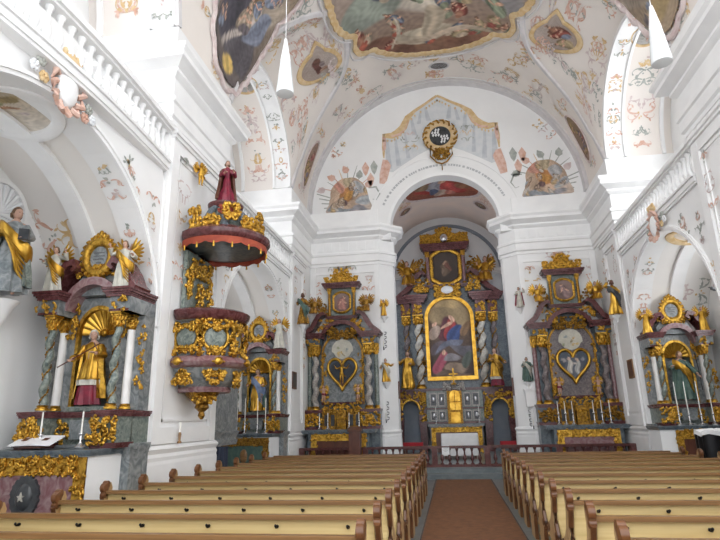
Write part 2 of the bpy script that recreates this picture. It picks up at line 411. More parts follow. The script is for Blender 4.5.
for side in (-1,1):
    nm='wall_'+SD[side]
    for (y0,y1) in ((.5,3.3),(8.9,11.7),(17.3,20.9)):
        b=MB(); xa,xb=sorted((AX+side*HW,AX+side*XO)); b.box(xa,xb,y0,y1,0,9.9)
        w=struct(b.build(nm,'wall'))
        if y1>20: path=mir(side,[(-XO,y0),(-HW,y0),(-HW,20),(-2.6,20),(-2.1,20.45),(-2.1,20.9)])
        else: path=mir(side,[(-XO,y0),(-HW,y0),(-HW,y1),(-XO,y1)])
        struct(MB().mould(path,CORN).build('trim_2','trimw')); struct(MB().mould(path,PLIN).build('trim_3','trimw'))
        # pilaster strips with sunk panel on the nave face
        yy=(y0,y1) if y1<20 else (y0,19.2)
        b=MB(); P=lambda a,c,z0,z1,o=.06:b.box(*sorted((AX+side*(HW-o),AX+side*(HW+.02))),a,c,z0,z1)
        ya,yb=yy[0]+.1,yy[1]-.1
        P(ya,ya+.28,1.465,7.6);P(yb-.28,yb,1.46,7.6);P(ya+.006,yb-.006,7.1,7.59,.054);P(ya+.006,yb-.006,1.47,1.75,.054)
        P(ya+.36,yb-.36,7.0,7.05,.03);P(ya+.36,yb-.36,1.85,1.9,.03);P(ya+.36,ya+.40,1.85,7.05,.03);P(yb-.40,yb-.36,1.85,7.05,.03)
        P(ya-.02,yb+.02,7.35,7.42,.1);P(ya-.04,yb+.04,7.42,7.5,.14)
        b.build('pilaster','trimw',w)
    # east wall block beside the choir arch
    s_=side
    poly=[(-HW-.1,20),(-2.6,20),(-2.1,20.45),(-2.1,21.2),(-HW-.1,21.2)]; n=len(poly)
    pp=[(AX+(x if side<0 else -x),y) for x,y in poly]
    b=MB().put([(x,y,0) for x,y in pp]+[(x,y,9.3) for x,y in pp],[tuple(range(n)),tuple(range(n,2*n))]+[(i,(i+1)%n,n+(i+1)%n,n+i) for i in range(n)])
    w=struct(b.build('wall_back','wall'))
    b=MB()
    for xa,xb in ((-5.3,-5.12),(-2.78,-2.6)): b.box(*sorted((AX-side*xa,AX-side*xb)),19.95,20.02,1.465,7.6)
    b.box(*sorted((AX-side*-5.29,AX-side*-2.61)),19.956,20.02,7.3,7.42); 
    for i in range(7): b.box(*sorted((AX-side*(-5.0+i*.34),AX-side*(-4.8+i*.34))),19.92,20.0,8.24,8.58)
    b.build('pilaster','trimw',w)
    # outer wall
    for yc in BAYS:
        xa,xb=sorted((AX+side*XO,AX+side*(XO+.3)))
        b=MB(); b.box(xa,xb,yc-2.9,yc+2.9,0,3.4); b.box(xa,xb,yc-2.9,yc-1,3.4,5.6); b.box(xa,xb,yc+1,yc+2.9,3.4,5.6); b.box(xa,xb,yc-2.9,yc+2.9,5.6,7.7)
        b.box(xa,xb,yc-2.9,yc-1.3,7.7,11.4); b.box(xa,xb,yc+1.3,yc+2.9,7.7,11.4); b.box(xa,xb,yc-2.9,yc+2.9,11.4,13)
        struct(b.build(nm,'wall'))
        for (z0,z1,hw,mt) in ((3.4,5.6,1.,'daylow' if (side<0 and yc<9) else 'daylightR' if side>0 else 'daylightL'),(7.7,11.4,1.3,'daylightR' if side>0 else 'daylightL')):
            fr=MB()
            for q in (-hw,-hw/3,hw/3,hw-.05): fr.box(*sorted((AX+side*(XO-.02),AX+side*(XO+.1))),yc+q,yc+q+.05,z0,z1)
            nz=5
            for i in range(nz+1): fr.box(*sorted((AX+side*(XO-.02),AX+side*(XO+.1))),yc-hw,yc+hw,z0+(z1-z0)*i/nz-.025,z0+(z1-z0)*i/nz+.025)
            f=struct(fr.build('window_1','trimw'))
            MB().box(*sorted((AX+side*(XO+.08),AX+side*(XO+.12))),yc-hw,yc+hw,z0,z1).build('pane',mt,f)
        # chapel front: arch under the gallery
        r=2.77; inn=[];out=[]; N=40
        zt=6.62
        for i in range(N+1):
            a=PI*i/N; inn.append((yc-r*cos(a),3.5+r*sin(a)))
            k=min(2.82/max(1e-6,abs(cos(a))),(zt-3.5)/max(1e-6,sin(a))); out.append((yc-k*cos(a),3.5+k*sin(a)))
        inn=[(yc-r,0)]+inn+[(yc+r,0)]; out=[(yc-2.82,0)]+out+[(yc+2.82,0)]
        xs=(AX+side*(HW+.03),AX+side*(HW+.5))
        b=MB(); b.rings([[(xs[0],i[0],i[1]),(xs[0],o[0],o[1]),(xs[1],o[0],o[1]),(xs[1],i[0],i[1])] for i,o in zip(inn,out)])
        w=struct(b.build(nm,'wall'))
        b=MB()
        for (ra,rb,o) in ((2.77,2.9,.05),(2.83,2.88,.08)):
            b.rings([[(AX+side*(HW+.03),yc-ra*cos(a),3.5+ra*sin(a)),(AX+side*(HW+.03-o),yc-ra*cos(a),3.5+ra*sin(a)),(AX+side*(HW+.03-o),yc-rb*cos(a),3.5+rb*sin(a)),(AX+side*(HW+.03),yc-rb*cos(a),3.5+rb*sin(a))] for a in [PI*i/48 for i in range(49)]])
        b.build('archivolt','trimw',w)
        # chapel barrel and ribs
        b=MB(); b.sheet(lambda u,v:(AX+side*(HW+.4+u*(XO-HW-.4)),yc-2.82*cos(PI*v),3.5+2.82*sin(PI*v)),4,48)
        c=struct(b.build('ceiling','chapel',smooth=True))
        b=MB()
        for xa,xb,ri in ((1.0,1.35,2.74),):
            b.rings([[(AX+side*(HW+xa),yc-q*cos(a),3.5+q*sin(a)) for q in (ri,2.83)]+[(AX+side*(HW+xb),yc-q*cos(a),3.5+q*sin(a)) for q in (2.83,ri)] for a in [PI*i/40 for i in range(41)]])
            for sg in (-1,1): b.box(*sorted((AX+side*(HW+xa),AX+side*(HW+xb))),*sorted((yc+sg*ri,yc+sg*2.83)),0,3.5)
        b.build('rib','trimw',c)
        # impost moulding inside the chapel
        IMP=[(0,3.3),(.05,3.34),(.05,3.42),(.10,3.48),(.10,3.55),(0,3.6)]
        # gallery slab
        struct(MB().box(*sorted((AX+side*(HW+.1),AX+side*XO)),yc-2.82,yc+2.82,6.36,6.62).build('floor','wall'))
        # upper barrel with front band
        b=MB(); b.sheet(lambda u,v:(AX+side*(HW+u*(XO-HW+.1)),yc-2.8*cos(PI*v),SPR+2.8*sin(PI*v)),4,48)
        c=struct(b.build('ceiling','vault',smooth=True))
        b=MB()
        for xa,xb,ri in ((0.02,.62,2.74),(.0,.07,2.66),(.58,.66,2.68),(1.75,1.85,2.7)):
            b.rings([[(AX+side*(HW+xa),yc-q*cos(a),SPR+q*sin(a)) for q in (ri,2.81)]+[(AX+side*(HW+xb),yc-q*cos(a),SPR+q*sin(a)) for q in (2.81,ri)] for a in [PI*i/48 for i in range(49)]])
        b.build('rib','trimw',c)
# nave vault: grid between the groins plus one lunette patch per bay and side
ths=[PI/2*i/40 for i in range(81)]
def nrow(th): t=th if th<=PI/2 else PI-th; return [((yc-(groinn(t) if yc>10 else groinb(t))),(yc+(groinb(t) if yc>10 else groinn(t)))) if t<TT else (yc,yc) for yc in BAYS]
b=MB(); seg=[(lambda r:(1.9,r[0][0])),(lambda r:(r[0][1],r[1][0])),(lambda r:(r[1][1],20.05))]
VP=lambda th,y,off=0:(AX+(HW-off)*cos(th),y,SPR+(HW-off)*sin(th))
for k,sg in enumerate(seg):
    def fn(u,v,sg=sg):
        th=PI*u; a,c=sg(nrow(th)); return VP(th,a+(c-a)*v)
    b.sheet(fn,160,10)
for side in (-1,1):
    for yc in BAYS: b.sheet(lambda u,v:lun(side,yc,u,v),60,14)
vault=struct(b.build('ceiling','vault',smooth=True))
b=MB()
for side in (-1,1):
    for yc in BAYS:
        G=[Vector(lun(side,yc,i/60,1)) for i in range(61)]; cen=Vector((AX,0,SPR))
        rs=[]
        for i,g in enumerate(G):
            t=(G[min(60,i+1)]-G[max(0,i-1)]).normalized(); n=Vector((AX-g.x,0,SPR-g.z)).normalized(); w=t.cross(n)
            rs.append([tuple(g+w*.11-n*.02),tuple(g+w*.07+n*.05),tuple(g-w*.07+n*.05),tuple(g-w*.11-n*.02)])
        b.rings(rs)
b.build('rib','rib',vault)
# transverse arch bands next to the east wall
b=MB()
for y0,y1,o in ((19.66,20.0,.09),(19.52,19.57,.04)):
    b.rings([[VP(a,y0,-.01),VP(a,y0,o),VP(a,y1,o),VP(a,y1,-.01)] for a in [PI*i/64 for i in range(65)]])
b.build('rib','rib',vault)
# east wall above the choir arch
N=60; inn=[];out=[]
for i in range(N+1):
    a=PI*i/N; inn.append((AX-2.1*cos(a),9.0+2.1*sin(a))); 
    out.append((AX-(HW+.03)*cos(a),SPR+(HW+.03)*sin(a)))
inn=[(AX-2.1,8.6)]+inn+[(AX+2.1,8.6)]; out=[(AX-HW-.03,8.6)]+out+[(AX+HW+.03,8.6)]
b=MB().rings([[(i[0],20,i[1]),(o[0],20,o[1]),(o[0],20.5,o[1]),(i[0],20.5,i[1])] for i,o in zip(inn,out)])
eastw=struct(b.build('wall_back','wall'))
b=MB()
for ra,rb,o in ((2.1,2.22,.05),(2.95,3.0,.03)):
    b.rings([[(AX-ra*cos(a),20.01,9+ra*sin(a)),(AX-ra*cos(a),20-o,9+ra*sin(a)),(AX-rb*cos(a),20-o,9+rb*sin(a)),(AX-rb*cos(a),20.01,9+rb*sin(a))] for a in [PI*i/48 for i in range(49)]])
b.build('archivolt','trimw',eastw)
b=MB(); b.cur=0     # worn inscription arc and its dashes
rn=random.Random(5)
a=.42
while a<PI-.42:
    w=rn.uniform(.02,.05); r0=2.52; 
    b.put([(AX-q*cos(t),19.985,9+q*sin(t)) for q,t in ((r0,a),(r0+.09,a),(r0+.09,a+w),(r0,a+w))],[(0,1,2,3)]); a+=w+rn.choice([.012,.012,.03])
b.build('worn_inscription',mat('worn_grey_lettering',(.48,.49,.50)),eastw)
# choir
for side in (-1,1):
    xa,xb=sorted((AX+side*3.3,AX+side*3.5)); b=MB()
    b.box(xa,xb,21.2,28,0,4.6); b.box(xa,xb,21.2,22.4,4.6,8.9); b.box(xa,xb,25.2,28,4.6,8.9)
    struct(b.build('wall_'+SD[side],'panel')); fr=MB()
    for q in range(4): fr.box(xa,xb,22.4+q*.92,22.46+q*.92,4.6,8.9)
    for q in range(6): fr.box(xa,xb,22.4,25.2,4.6+q*.85,4.65+q*.85)
    f=struct(fr.build('added_choir_window','trimw')); MB().box(*sorted((AX+side*3.44,AX+side*3.48)),22.4,25.2,4.6,8.9).build('pane','choirglow',f)  # unseen glowing windows, added on both sides to light the high altar
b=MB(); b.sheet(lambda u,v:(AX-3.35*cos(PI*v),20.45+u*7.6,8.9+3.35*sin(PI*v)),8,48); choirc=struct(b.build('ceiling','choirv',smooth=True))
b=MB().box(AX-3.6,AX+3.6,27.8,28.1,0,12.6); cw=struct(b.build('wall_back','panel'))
b=MB()
for ra,rb,o in ((2.75,2.95,.06),):
    P=[(AX-2.85,2)]+[(AX-2.85*cos(PI*i/40),8.9+2.85*sin(PI*i/40)) for i in range(41)]+[(AX+2.85,2)]
    b.strip(P,.16,27.72,27.82)
b.build('archivolt','greyband',cw)
b=MB()
for s in (-1,1): b.box(*sorted((AX+s*2.2,AX+s*3.3)),27.5,27.8,9.05,9.2); b.box(*sorted((AX+s*2.3,AX+s*3.3)),27.6,27.8,8.9,9.05)
b.build('cornice','trimw',cw)
# gallery balustrades
def balprof(h,r): return [(r*.9,0),(r*.9,h*.06),(r*.5,h*.1),(r*.45,h*.16),(r*.95,h*.30),(r,h*.36),(r*.8,h*.46),(r*.42,h*.64),(r*.38,h*.80),(r*.6,h*.84),(r*.5,h*.88),(r*.85,h*.94),(r*.85,h)]
for side in (-1,1):
    for bi,yc in enumerate(BAYS):
        lab={(-1,0):'near white gallery balustrade at the upper left, its balusters seen from below',(-1,1):'white gallery balustrade behind the pulpit canopy, running down to the coloured side altar',(1,1):'long white gallery balustrade above the right chapel with shield',(1,0):'nearest white balustrade on the right gallery'}[(side,bi)]
        t=thing('gallery_balustrade',lab,'balustrade',(AX+side*HW,yc,6.62)); bow=.16 if bi==0 else 0
        def px(y): return -side*bow*cos(PI/2*y/2.8)
        Y=[-2.79+5.58*i/20 for i in range(21)]
        def prof(z0,z1,o0,o1): return lambda b:b.rings([[(px(y)-side*o0,y,z0),(px(y)-side*o0,y,z1),(px(y)-side*o1,y,z1),(px(y)-side*o1,y,z0)] for y in Y])
        b=MB(); prof(-.02,.10,.06,-.22)(b); prof(-.07,-.02,.03,-.2)(b); prof(.09,.14,.1,-.24)(b); b.build('plinth','trimw',t)
        b=MB(); prof(.81,.91,.12,-.22)(b); prof(.77,.81,.06,-.18)(b); b.build('hand_rail','trimw',t)
        n=25; bb=MB().lathe(balprof(.63,.07),10).build('baluster','trimw',t,True)
        for i in range(n):
            o=bb if i==0 else bb.copy()
            if i: COL.objects.link(o)
            y=-2.66+5.32*i/(n-1); o.location=(px(y)+side*.06,y,.14); o.parent=t
# ============================================================ FIGURES
def skin_body(edges_pts,edges,rad,root=0,sub=1):
    bm=bmesh.new(); L=bm.verts.layers.skin.verify(); vs=[bm.verts.new(p) for p in edges_pts]
    for a,b_ in edges: bm.edges.new((vs[a],vs[b_]))
    for v,r in zip(vs,rad): v[L].radius=(r,r)
    vs[root][L].use_root=True
    me=bpy.data.meshes.new('tmp'); bm.to_mesh(me); bm.free(); o=bpy.data.objects.new('tmp',me); COL.objects.link(o)
    s=o.modifiers.new('s','SKIN'); s.use_smooth_shade=True
    if sub: q=o.modifiers.new('q','SUBSURF'); q.levels=sub; q.render_levels=sub
    dg=bpy.context.evaluated_depsgraph_get(); ev=o.evaluated_get(dg); m2=ev.to_mesh()
    v=[tuple(p.co) for p in m2.vertices]; f=[list(p.vertices) for p in m2.polygons]; ev.to_mesh_clear()
    bpy.data.objects.remove(o,do_unlink=True); bpy.data.meshes.remove(me); return v,f
def figure(name,label,cat,loc,H,rh=(-.18,-.2,.62),lh=(.18,-.2,.62),turn=0,lean=0,robe='gold',robe2=None,skin='flesh',hair='hair',wings=None,naked=False,knees=((0,0),(0,0)),seat=False,hs=1.,skirt=None,mitre=None,base=None,group=None,top=.80,hemz=.03,cloak=None,rz=0,fat=1.,beard=False,book=None,staff=None,legs_apart=.055,sym_legs=True):
    t=thing(name,label,cat,loc,rz,group); h=H
    V=lambda x,y,z:(x*h,y*h,z*h)
    lx=lean
    J=[(0,0,.50),(lx*.3,0,.60),(lx*.7,-.01,.72),(lx,0,.81),(lx,-.005,.865),(lx+turn*.01,-.012,.90),
       (lx-.105*fat,0,.79),None,None,(lx+.105*fat,0,.79),None,None,
       (-legs_apart,0,.48),None,None,None,(legs_apart,0,.48),None,None,None]
    def elbow(s,a,b_,o):
        m=(Vector(a)+Vector(b_))/2; d=(Vector(b_)-Vector(a)); L=d.length; q=math.sqrt(max(.0004,.165**2-(L/2)**2)) if L/2<.165 else .012
        dirn=Vector((o*.7,.35,-.8)); dirn=dirn-d*(dirn.dot(d)/max(1e-6,d.dot(d))); dirn.normalize(); return tuple(m+dirn*q)
    J[8]=rh; J[11]=lh; J[7]=elbow(0,J[6],rh,-1); J[10]=elbow(0,J[9],lh,1)
    for i,(s,k) in enumerate(((-1,knees[0]),(1,knees[1]))):
        b0=12+4*i; ky,kz=k
        if seat: J[b0+1]=(s*.08,-.24,.50+kz); J[b0+2]=(s*.08+ky,-.24,.27); J[b0+3]=(s*.09+ky,-.32,.245)
        else: J[b0+1]=(s*(legs_apart+.01)+0,-.02+ky,.27+kz); J[b0+2]=(s*(legs_apart+.005),.02-ky*.3+(.06 if ky else 0),.045+kz*.8); J[b0+3]=(s*(legs_apart+.03),-.06-ky*.2,.02+kz*.8)
    Ed=[(0,1),(1,2),(2,3),(3,4),(4,5),(3,6),(6,7),(7,8),(3,9),(9,10),(10,11),(0,12),(12,13),(13,14),(14,15),(0,16),(16,17),(17,18),(18,19)]
    rd=[.085*fat,.07*fat,.082*fat,.058,.034,.034,.042,.03,.021,.042,.03,.021,.06*fat,.043*fat,.026,.02,.06*fat,.043*fat,.026,.02]
    v,f=skin_body([V(*p) for p in J],Ed,[r*h for r in rd])
    mb=MB(); mb.put(v,f); hd=Vector(V(*J[5])); hr=.058*h*hs
    c=hd+Vector((0,-.004*h,.045*h*hs)); Rz=Matrix.Rotation(turn,3,'Z')
    mb.ell(c,(hr*.82,hr*.95,hr*1.25),12,9,Rz)
    def hp(x,y,z): q=Rz@Vector((x*hr,y*hr,z*hr)); return (c.x+q.x,c.y+q.y,c.z+q.z)
    mb.ell(hp(0,-.98,-.12),(hr*.13,hr*.2,hr*.28),6,5,Rz); mb.ell(hp(0,-.86,-.52),(hr*.28,hr*.12,hr*.09),6,4,Rz); mb.ell(hp(0,-.72,-.85),(hr*.3,hr*.25,hr*.2),6,4,Rz)
    for s in (-1,1): mb.ell(hp(s*.82,0,-.08),(hr*.1,hr*.2,hr*.27),6,4,Rz)
    for s,hj,ej in ((-1,J[8],J[7]),(1,J[11],J[10])):   # palms, four fingers and a thumb
        d=(Vector(hj)-Vector(ej)).normalized(); p=Vector(V(*hj)); sd=d.cross(Vector((0,0,1)))
        if sd.length<.1: sd=Vector((1,0,0))
        sd.normalize(); mb.tube([p,p+d*.028*h,p+d*.05*h],[.019*h,.024*h,.020*h],7,.55)
        for k in range(4):
            o=p+d*.044*h+sd*((k-1.5)*.0105*h); l=(.030,.036,.034,.026)[k]*h
            mb.tube([o,o+d*l*.6+Vector((0,0,-l*.15)),o+d*l*.9+Vector((0,0,-l*.5))],[.0062*h,.0058*h,.004*h],5)
        o=p+d*.012*h+sd*(.016*h*(-s)); mb.tube([o,o+d*.02*h+sd*(-s)*.02*h,o+d*.038*h+sd*(-s)*.022*h],[.0075*h,.007*h,.005*h],5)
    mb.build('body',skin,t,True)
    # eyes
    e=MB(); 
    for s in (-1,1): e.ell(hp(s*.34,-.86,.06),(hr*.13,hr*.1,hr*.07),6,4,Rz)
    e.build('eyes','ink',t)
    if hair:
        b=MB(); n=14
        b.sheet(lambda u,v:hp(1.0*cos(PI*2*u+PI/2)*sin(.05+v*1.75)*(.95+.06*sin(u*50)),(.12+1.05*sin(PI*2*u+PI/2)*sin(.05+v*1.75)) if True else 0,(1.42*cos(.05+v*1.75)) if True else 0) if not (sin(PI*2*u+PI/2)<-.35 and v>.62) else hp(.9*cos(PI*2*u+PI/2)*sin(.05+.62*1.75),.12+.9*sin(PI*2*u+PI/2)*sin(.05+.62*1.75),1.42*cos(.05+.62*1.75)),20,8)
        for k in range(10): a=PI*(k/9.)-0; b.ell(hp(.95*cos(a),.35+.6*sin(a),-.35-.2*(k%2)),(hr*.25,hr*.25,hr*.45),6,4)
        b.build('hair',hair,t,True)
    if beard:
        b=MB(); b.ell(hp(0,-.78,-.95),(hr*.5,hr*.35,hr*.55),8,5,Rz); b.build('beard',hair or 'hair',t,True)
    if mitre:
        b=MB(); b.lathe([(hr*.95,.4*hr),(hr*1.05,.9*hr),(hr*.95,1.9*hr),(hr*.5,2.7*hr),(hr*.05,3.1*hr)],12,tuple(c),sy=.7); b.build('mitre',mitre,t,True)
    rn=random.Random(hash(label)%1000 if False else len(label)*7+int(H*10)); ph=rn.uniform(0,6)
    if not naked:
        def robering(z,rx,ry,cx,cy,fo,n=36,p0=0):
            return [(h*(cx+(rx*(1+fo*sin(7*a+ph+p0)+fo*.6*sin(12*a+2*ph-p0)))*cos(a)),h*(cy+(ry*(1+fo*sin(7*a+ph+p0)+fo*.6*sin(12*a-p0)))*sin(a)),h*z) for a in [2*PI*j/n for j in range(n)]]
        b=MB()
        if seat: Z=[(.845,.05,.045,lx,0,.0),(.80,.125,.075,lx,0,.02),(.72,.115,.085,lx,0,.05),(.60,.10,.085,0,0,.06),(.54,.14,.16,0,-.06,.1),(.47,.155,.22,0,-.12,.12),(.36,.15,.12,0,-.22,.15),(.27,.16,.12,0,-.24,.16)]
        else: Z=[(.85,.048,.045,lx,0,0),(top,.125*fat,.072,lx,0,.02),(.72,.112*fat,.085,lx*.8,0,.05),(.62,.096*fat,.078,lx*.3,0,.06),(.52,.122*fat,.095,0,-.005,.08),(.38,.135*fat,.105,0,-.01,.1),(.2,.15,.115,.01,-.01,.13),(.08,.165,.125,.01,0,.15),(hemz,.17,.13,.01,0,.16)]
        if skirt:
            k=MB(); k.rings([robering(*q,p0=i*.35) for i,q in enumerate([(.40,.11,.085,0,0,.05),(.2,.135,.105,.01,-.01,.12),(.02,.155,.12,.01,0,.15)])]); k.build('skirt',skirt,t,True)
            Z=[q for q in Z if q[0]>hemz]+[(hemz,.17,.13,0,-.01,.08)]
            k=MB(); k.rings([robering(z,.155,.122,0,-.01,.1) for z in (hemz+.0,hemz-.07)]); k.build('lace','cloakw',t,True)
        b.rings([robering(*q,p0=i*.35) for i,q in enumerate(Z)])
        for a_,b_,c_ in ((J[6],J[7],J[8]),(J[9],J[10],J[11])):
            P=[Vector(V(*a_)),Vector(V(*b_)),(Vector(V(*b_))*.25+Vector(V(*c_))*.75)]; b.tube(P,[.05*h,.046*h,.052*h],8)
        b.build('robe',robe,t,True)
        if robe2:  # mantle falling from one shoulder across the hips
            b=MB(); rs=[]
            for i in range(15):
                q=i/14; a0=-2.9+q*4.4; z=.80-.42*q+.03*sin(q*9); rr=.135+.05*q
                rs.append([(h*(lx*(1-q)+(rr+o)*cos(a0+w*.6)*fat,),h*((rr*.85+o)*sin(a0+w*.6)),h*(z+w*.16-.06)) if False else (h*(lx*(1-q)+(rr+o)*cos(a0)*1.02),h*((rr*.8+o)*sin(a0)),h*(z+w)) for w,o in ((.06,.0),(.05,.022),(0,.03),(-.09,.022+.01*sin(i*2)),(-.13-.03*sin(i*1.7),.0),(0,-.01))])
            b.rings(rs); 
            for k in range(5): b.tube([V(lx-.1+.02*k,-.10,.76-.03*k),V(-.02+.02*k,-.145,.62-.04*k),V(.10,-.13,.47-.05*k),V(.16,-.05,.40-.06*k)],[.012*h,.02*h,.018*h,.01*h],6)
            b.build('mantle',robe2,t,True)
        if cloak:
            b=MB(); rs=[]
            for z,rr in ((.84,.07),(.78,.15),(.6,.155),(.4,.18),(.2,.21),(.1,.22)):
                rs.append([(h*(lx*(z)+rr*(1+.1*sin(8*a+z*4))*cos(a)),h*(.02+rr*.8*(1+.1*sin(8*a+z*4))*sin(a)),h*z) for a in [R(-35+250*j/26) for j in range(27)]]+[(h*(lx*z+(rr-.02)*cos(a)),h*(.02+(rr-.02)*.8*sin(a)),h*z) for a in [R(215-250*j/26) for j in range(27)]])
            b.rings(rs); b.build('cloak',cloak,t,True)
    else:
        b=MB(); b.lathe([(.095*h*fat,.43*h),(.11*h*fat,.48*h),(.10*h*fat,.54*h),(.085*h*fat,.55*h)],16,sy=.85); b.tube([V(-.09,-.05,.52),V(.02,-.11,.46),V(.14,-.03,.40),V(.22,.05,.33)],[.02*h,.03*h,.035*h,.01*h],6); b.build('loincloth',robe,t,True)
    if wings:
        for s in (-1,1):
            b=MB()
            for k in range(8):
                a=R(70-k*17); L=(.34-.012*k)*h; o=Vector((s*.05*h,.07*h,.78*h)); d=Vector((s*cos(a),.15,sin(a)))
                p=o+d*L*.5; rot=Matrix.Rotation(-s*(a) if s>0 else (a),3,'Y')
                b.ell(p,(L*.55,.012*h,.036*h),8,5,rot)
            b.tube([V(s*.04,.06,.74),V(s*.14,.08,.86),V(s*.24,.09,.93)],[.022*h,.03*h,.012*h],7)
            b.build('wing',wings,t,True)
    if book: b=MB(); p=V(*book[0]); b.box(p[0]-.05*h,p[0]+.05*h,p[1]-.03*h,p[1]+.01*h,p[2]-.03*h,p[2]+.09*h); b.build('book',book[1],t)
    if staff: b=MB(); b.tube([V(*q) for q in staff[0]],.008*h,6); 
    if staff:
        if len(staff)>2:
            e=Vector(V(*staff[0][-1])); d=(e-Vector(V(*staff[0][-2]))).normalized(); sd=Vector((d.z,0,-d.x)); b.tube([e-d*.07*h-sd*.05*h,e-d*.07*h+sd*.05*h],.008*h,6)
        b.build('staff',staff[1],t)
    if base: b=MB(); b.lathe([(.2*h,-.06*h),(.21*h,-.03*h),(.18*h,0)],16,sy=.75) if base!='cloud' else [b.ell((x*h,y*h,z*h),(r_*h,r_*h*.8,r_*h*.6),9,6) for x,y,z,r_ in ((0,0,-.02,.12),(-.12,0,-.03,.09),(.12,.02,-.03,.09),(.03,-.08,-.04,.08))]; 
    if base: b.build('plinth','grey' if base!='cloud' else 'cream',t,True)
    return t
# ============================================================ ALTAR PIECES
def boxm(parent,name,m,*boxes):
    b=MB()
    for q in boxes: b.box(*q)
    return b.build(name,m,parent)
def molded(b,x0,x1,y0,y1,z,h,o):   # cyma-like cornice block
    for k,(a,c,e) in enumerate(((0,.28,.25),(.28,.45,.45),(.45,.72,.8),(.72,1,1.))): b.box(x0-o*e,x1+o*e,y0-o*e,y1,z+h*a+(.0007*k),z+h*c)
def column(parent,x,y,z0,z1,r,m,twist=3.0,amp=.28,vine=None,cap=.13,capm='gold',base='gold'):
    H=z1-z0; ch=cap*H; bh=.055*H; b=MB(); n=44 if twist else 6; rs=[]
    for i in range(n+1):
        t=i/n; z=z0+bh+(H-bh-ch)*t; rr=r*(1.0-.12*t)
        if twist:
            a=2*PI*twist*t; cx,cy=x+amp*r*cos(a),y+amp*r*sin(a); rr*=.86
        else: cx,cy=x,y
        rs.append([(cx+rr*cos(2*PI*j/14),cy+rr*sin(2*PI*j/14),z) for j in range(14)])
    c=MB().rings(rs).build('column',m,parent,True)
    if vine:
        b=MB(); P=[]
        for i in range(61):
            t=i/60; a=2*PI*twist*t+PI; P.append((x+amp*r*cos(a-PI)+r*.92*cos(a),y+amp*r*sin(a-PI)+r*.92*sin(a),z0+bh+(H-bh-ch)*t))
        b.tube(P,r*.13,5)
        for i in range(2,60,2): p=P[i]; b.ell(p,(r*.28,r*.28,r*.2),6,4)
        b.build('vine',vine,c,True)
    b=MB().lathe([(r*1.35,0),(r*1.35,bh*.3),(r*1.2,bh*.45),(r*1.05,bh*.6),(r*1.15,bh*.8),(r*.95,bh)],16,(x,y,z0)); b.build('base',base,c,True)
    b=MB(); zc=z1-ch; b.lathe([(r*.9,0),(r*1.0,ch*.08),(r*.86,ch*.14),(r*.95,ch*.5),(r*1.25,ch*.8),(r*1.2,ch*.84)],14,(x,y,zc))
    for row,(zz,rr,nn) in enumerate(((.32,1.08,8),(.58,1.2,8))):
        for k in range(nn):
            a=2*PI*(k+.5*row)/nn; b.ell((x+rr*r*cos(a),y+rr*r*sin(a),zc+zz*ch),(r*.3,r*.3,ch*.2),6,5)
    for k in range(4):
        a=PI/4+k*PI/2; b.ell((x+1.42*r*cos(a),y+1.42*r*sin(a),zc+.78*ch),(r*.3,r*.3,ch*.13),7,5)
    b.box(x-1.35*r,x+1.35*r,y-1.35*r,y+1.35*r,zc+.88*ch,z1); b.build('capital',capm,c,True); return c
def candle(x,y,z,h,label,group,m='silver',wax=.5,parent=None):
    t=thing('candlestick',label,'candlestick',(x,y,z),0,group); hb=h*(1-wax)
    MB().lathe([(.075,0),(.08,.02),(.045,.05),(.018,.08),(.03,hb*.35),(.014,hb*.5),(.028,hb*.7),(.015,hb*.85),(.045,hb*.95),(.04,hb)],10).build('stem',m,t,True)
    MB().lathe([(.013,hb),(.012,h)],8).build('candle','wax',t,True); return t
def shell(parent,cx,y,z,r,m='golds'):
    b=MB(); n=11
    for k in range(n):
        a0=PI*k/n; a1=PI*(k+1)/n
        rs=[]
        for i in range(7):
            t=.14+.86*i/6; ring=[]
            for j in range(7):
                a=a0+(a1-a0)*j/6; bul=sin(PI*j/6); rr=r*t*(1+.07*bul*t); ring.append((cx-rr*cos(a),y-.05-.28*r*t*t*.8-.07*r*bul*t-.10*r*t,z+rr*sin(a)))
            rs.append(ring)
        b.rings(rs,False,False)
    b.ell((cx,y-.08,z+.04),(r*.2,r*.12,r*.16),10,6); return b.build('niche_shell',m,parent,True)
def arch_frame(cx,x,z0,zs,w):   # path (x,z) for an arched frame
    return [(cx-x,z0)]+[(cx-x*cos(PI*i/24),zs+x*sin(PI*i/24)) for i in range(25)]+[(cx+x,z0)]
def frontal(t,x0,x1,y,z0,z1,w,mframe='gold',mpan='pink',seed=1,n=40,sz=.09):
    b=MB().box(x0,x1,y-.02,y+.0,z0,z1); b.build('frontal',mpan,t)
    g=MB()
    gilt('',x0,x1,z1-w,z1,y-.03,seed,n,sz,.018,mb=g,deep=.02); gilt('',x0,x0+w,z0,z1-w,y-.03,seed+1,n//3,sz,.018,mb=g,deep=.02); gilt('',x1-w,x1,z0,z1-w,y-.03,seed+2,n//3,sz,.018,mb=g,deep=.02)
    for q in ((x0,x1,y-.028,y-.005,z1-w,z1),(x0,x0+w,y-.027,y-.005,z0,z1-w),(x1-w,x1,y-.027,y-.005,z0,z1-w)): g.box(*q)
    g.box(x0+w-.015,x1-w+.015,y-.04,y-.01,z1-w-.02,z1-w+.01)
    g.build('frontal_carving',mframe,t,True)
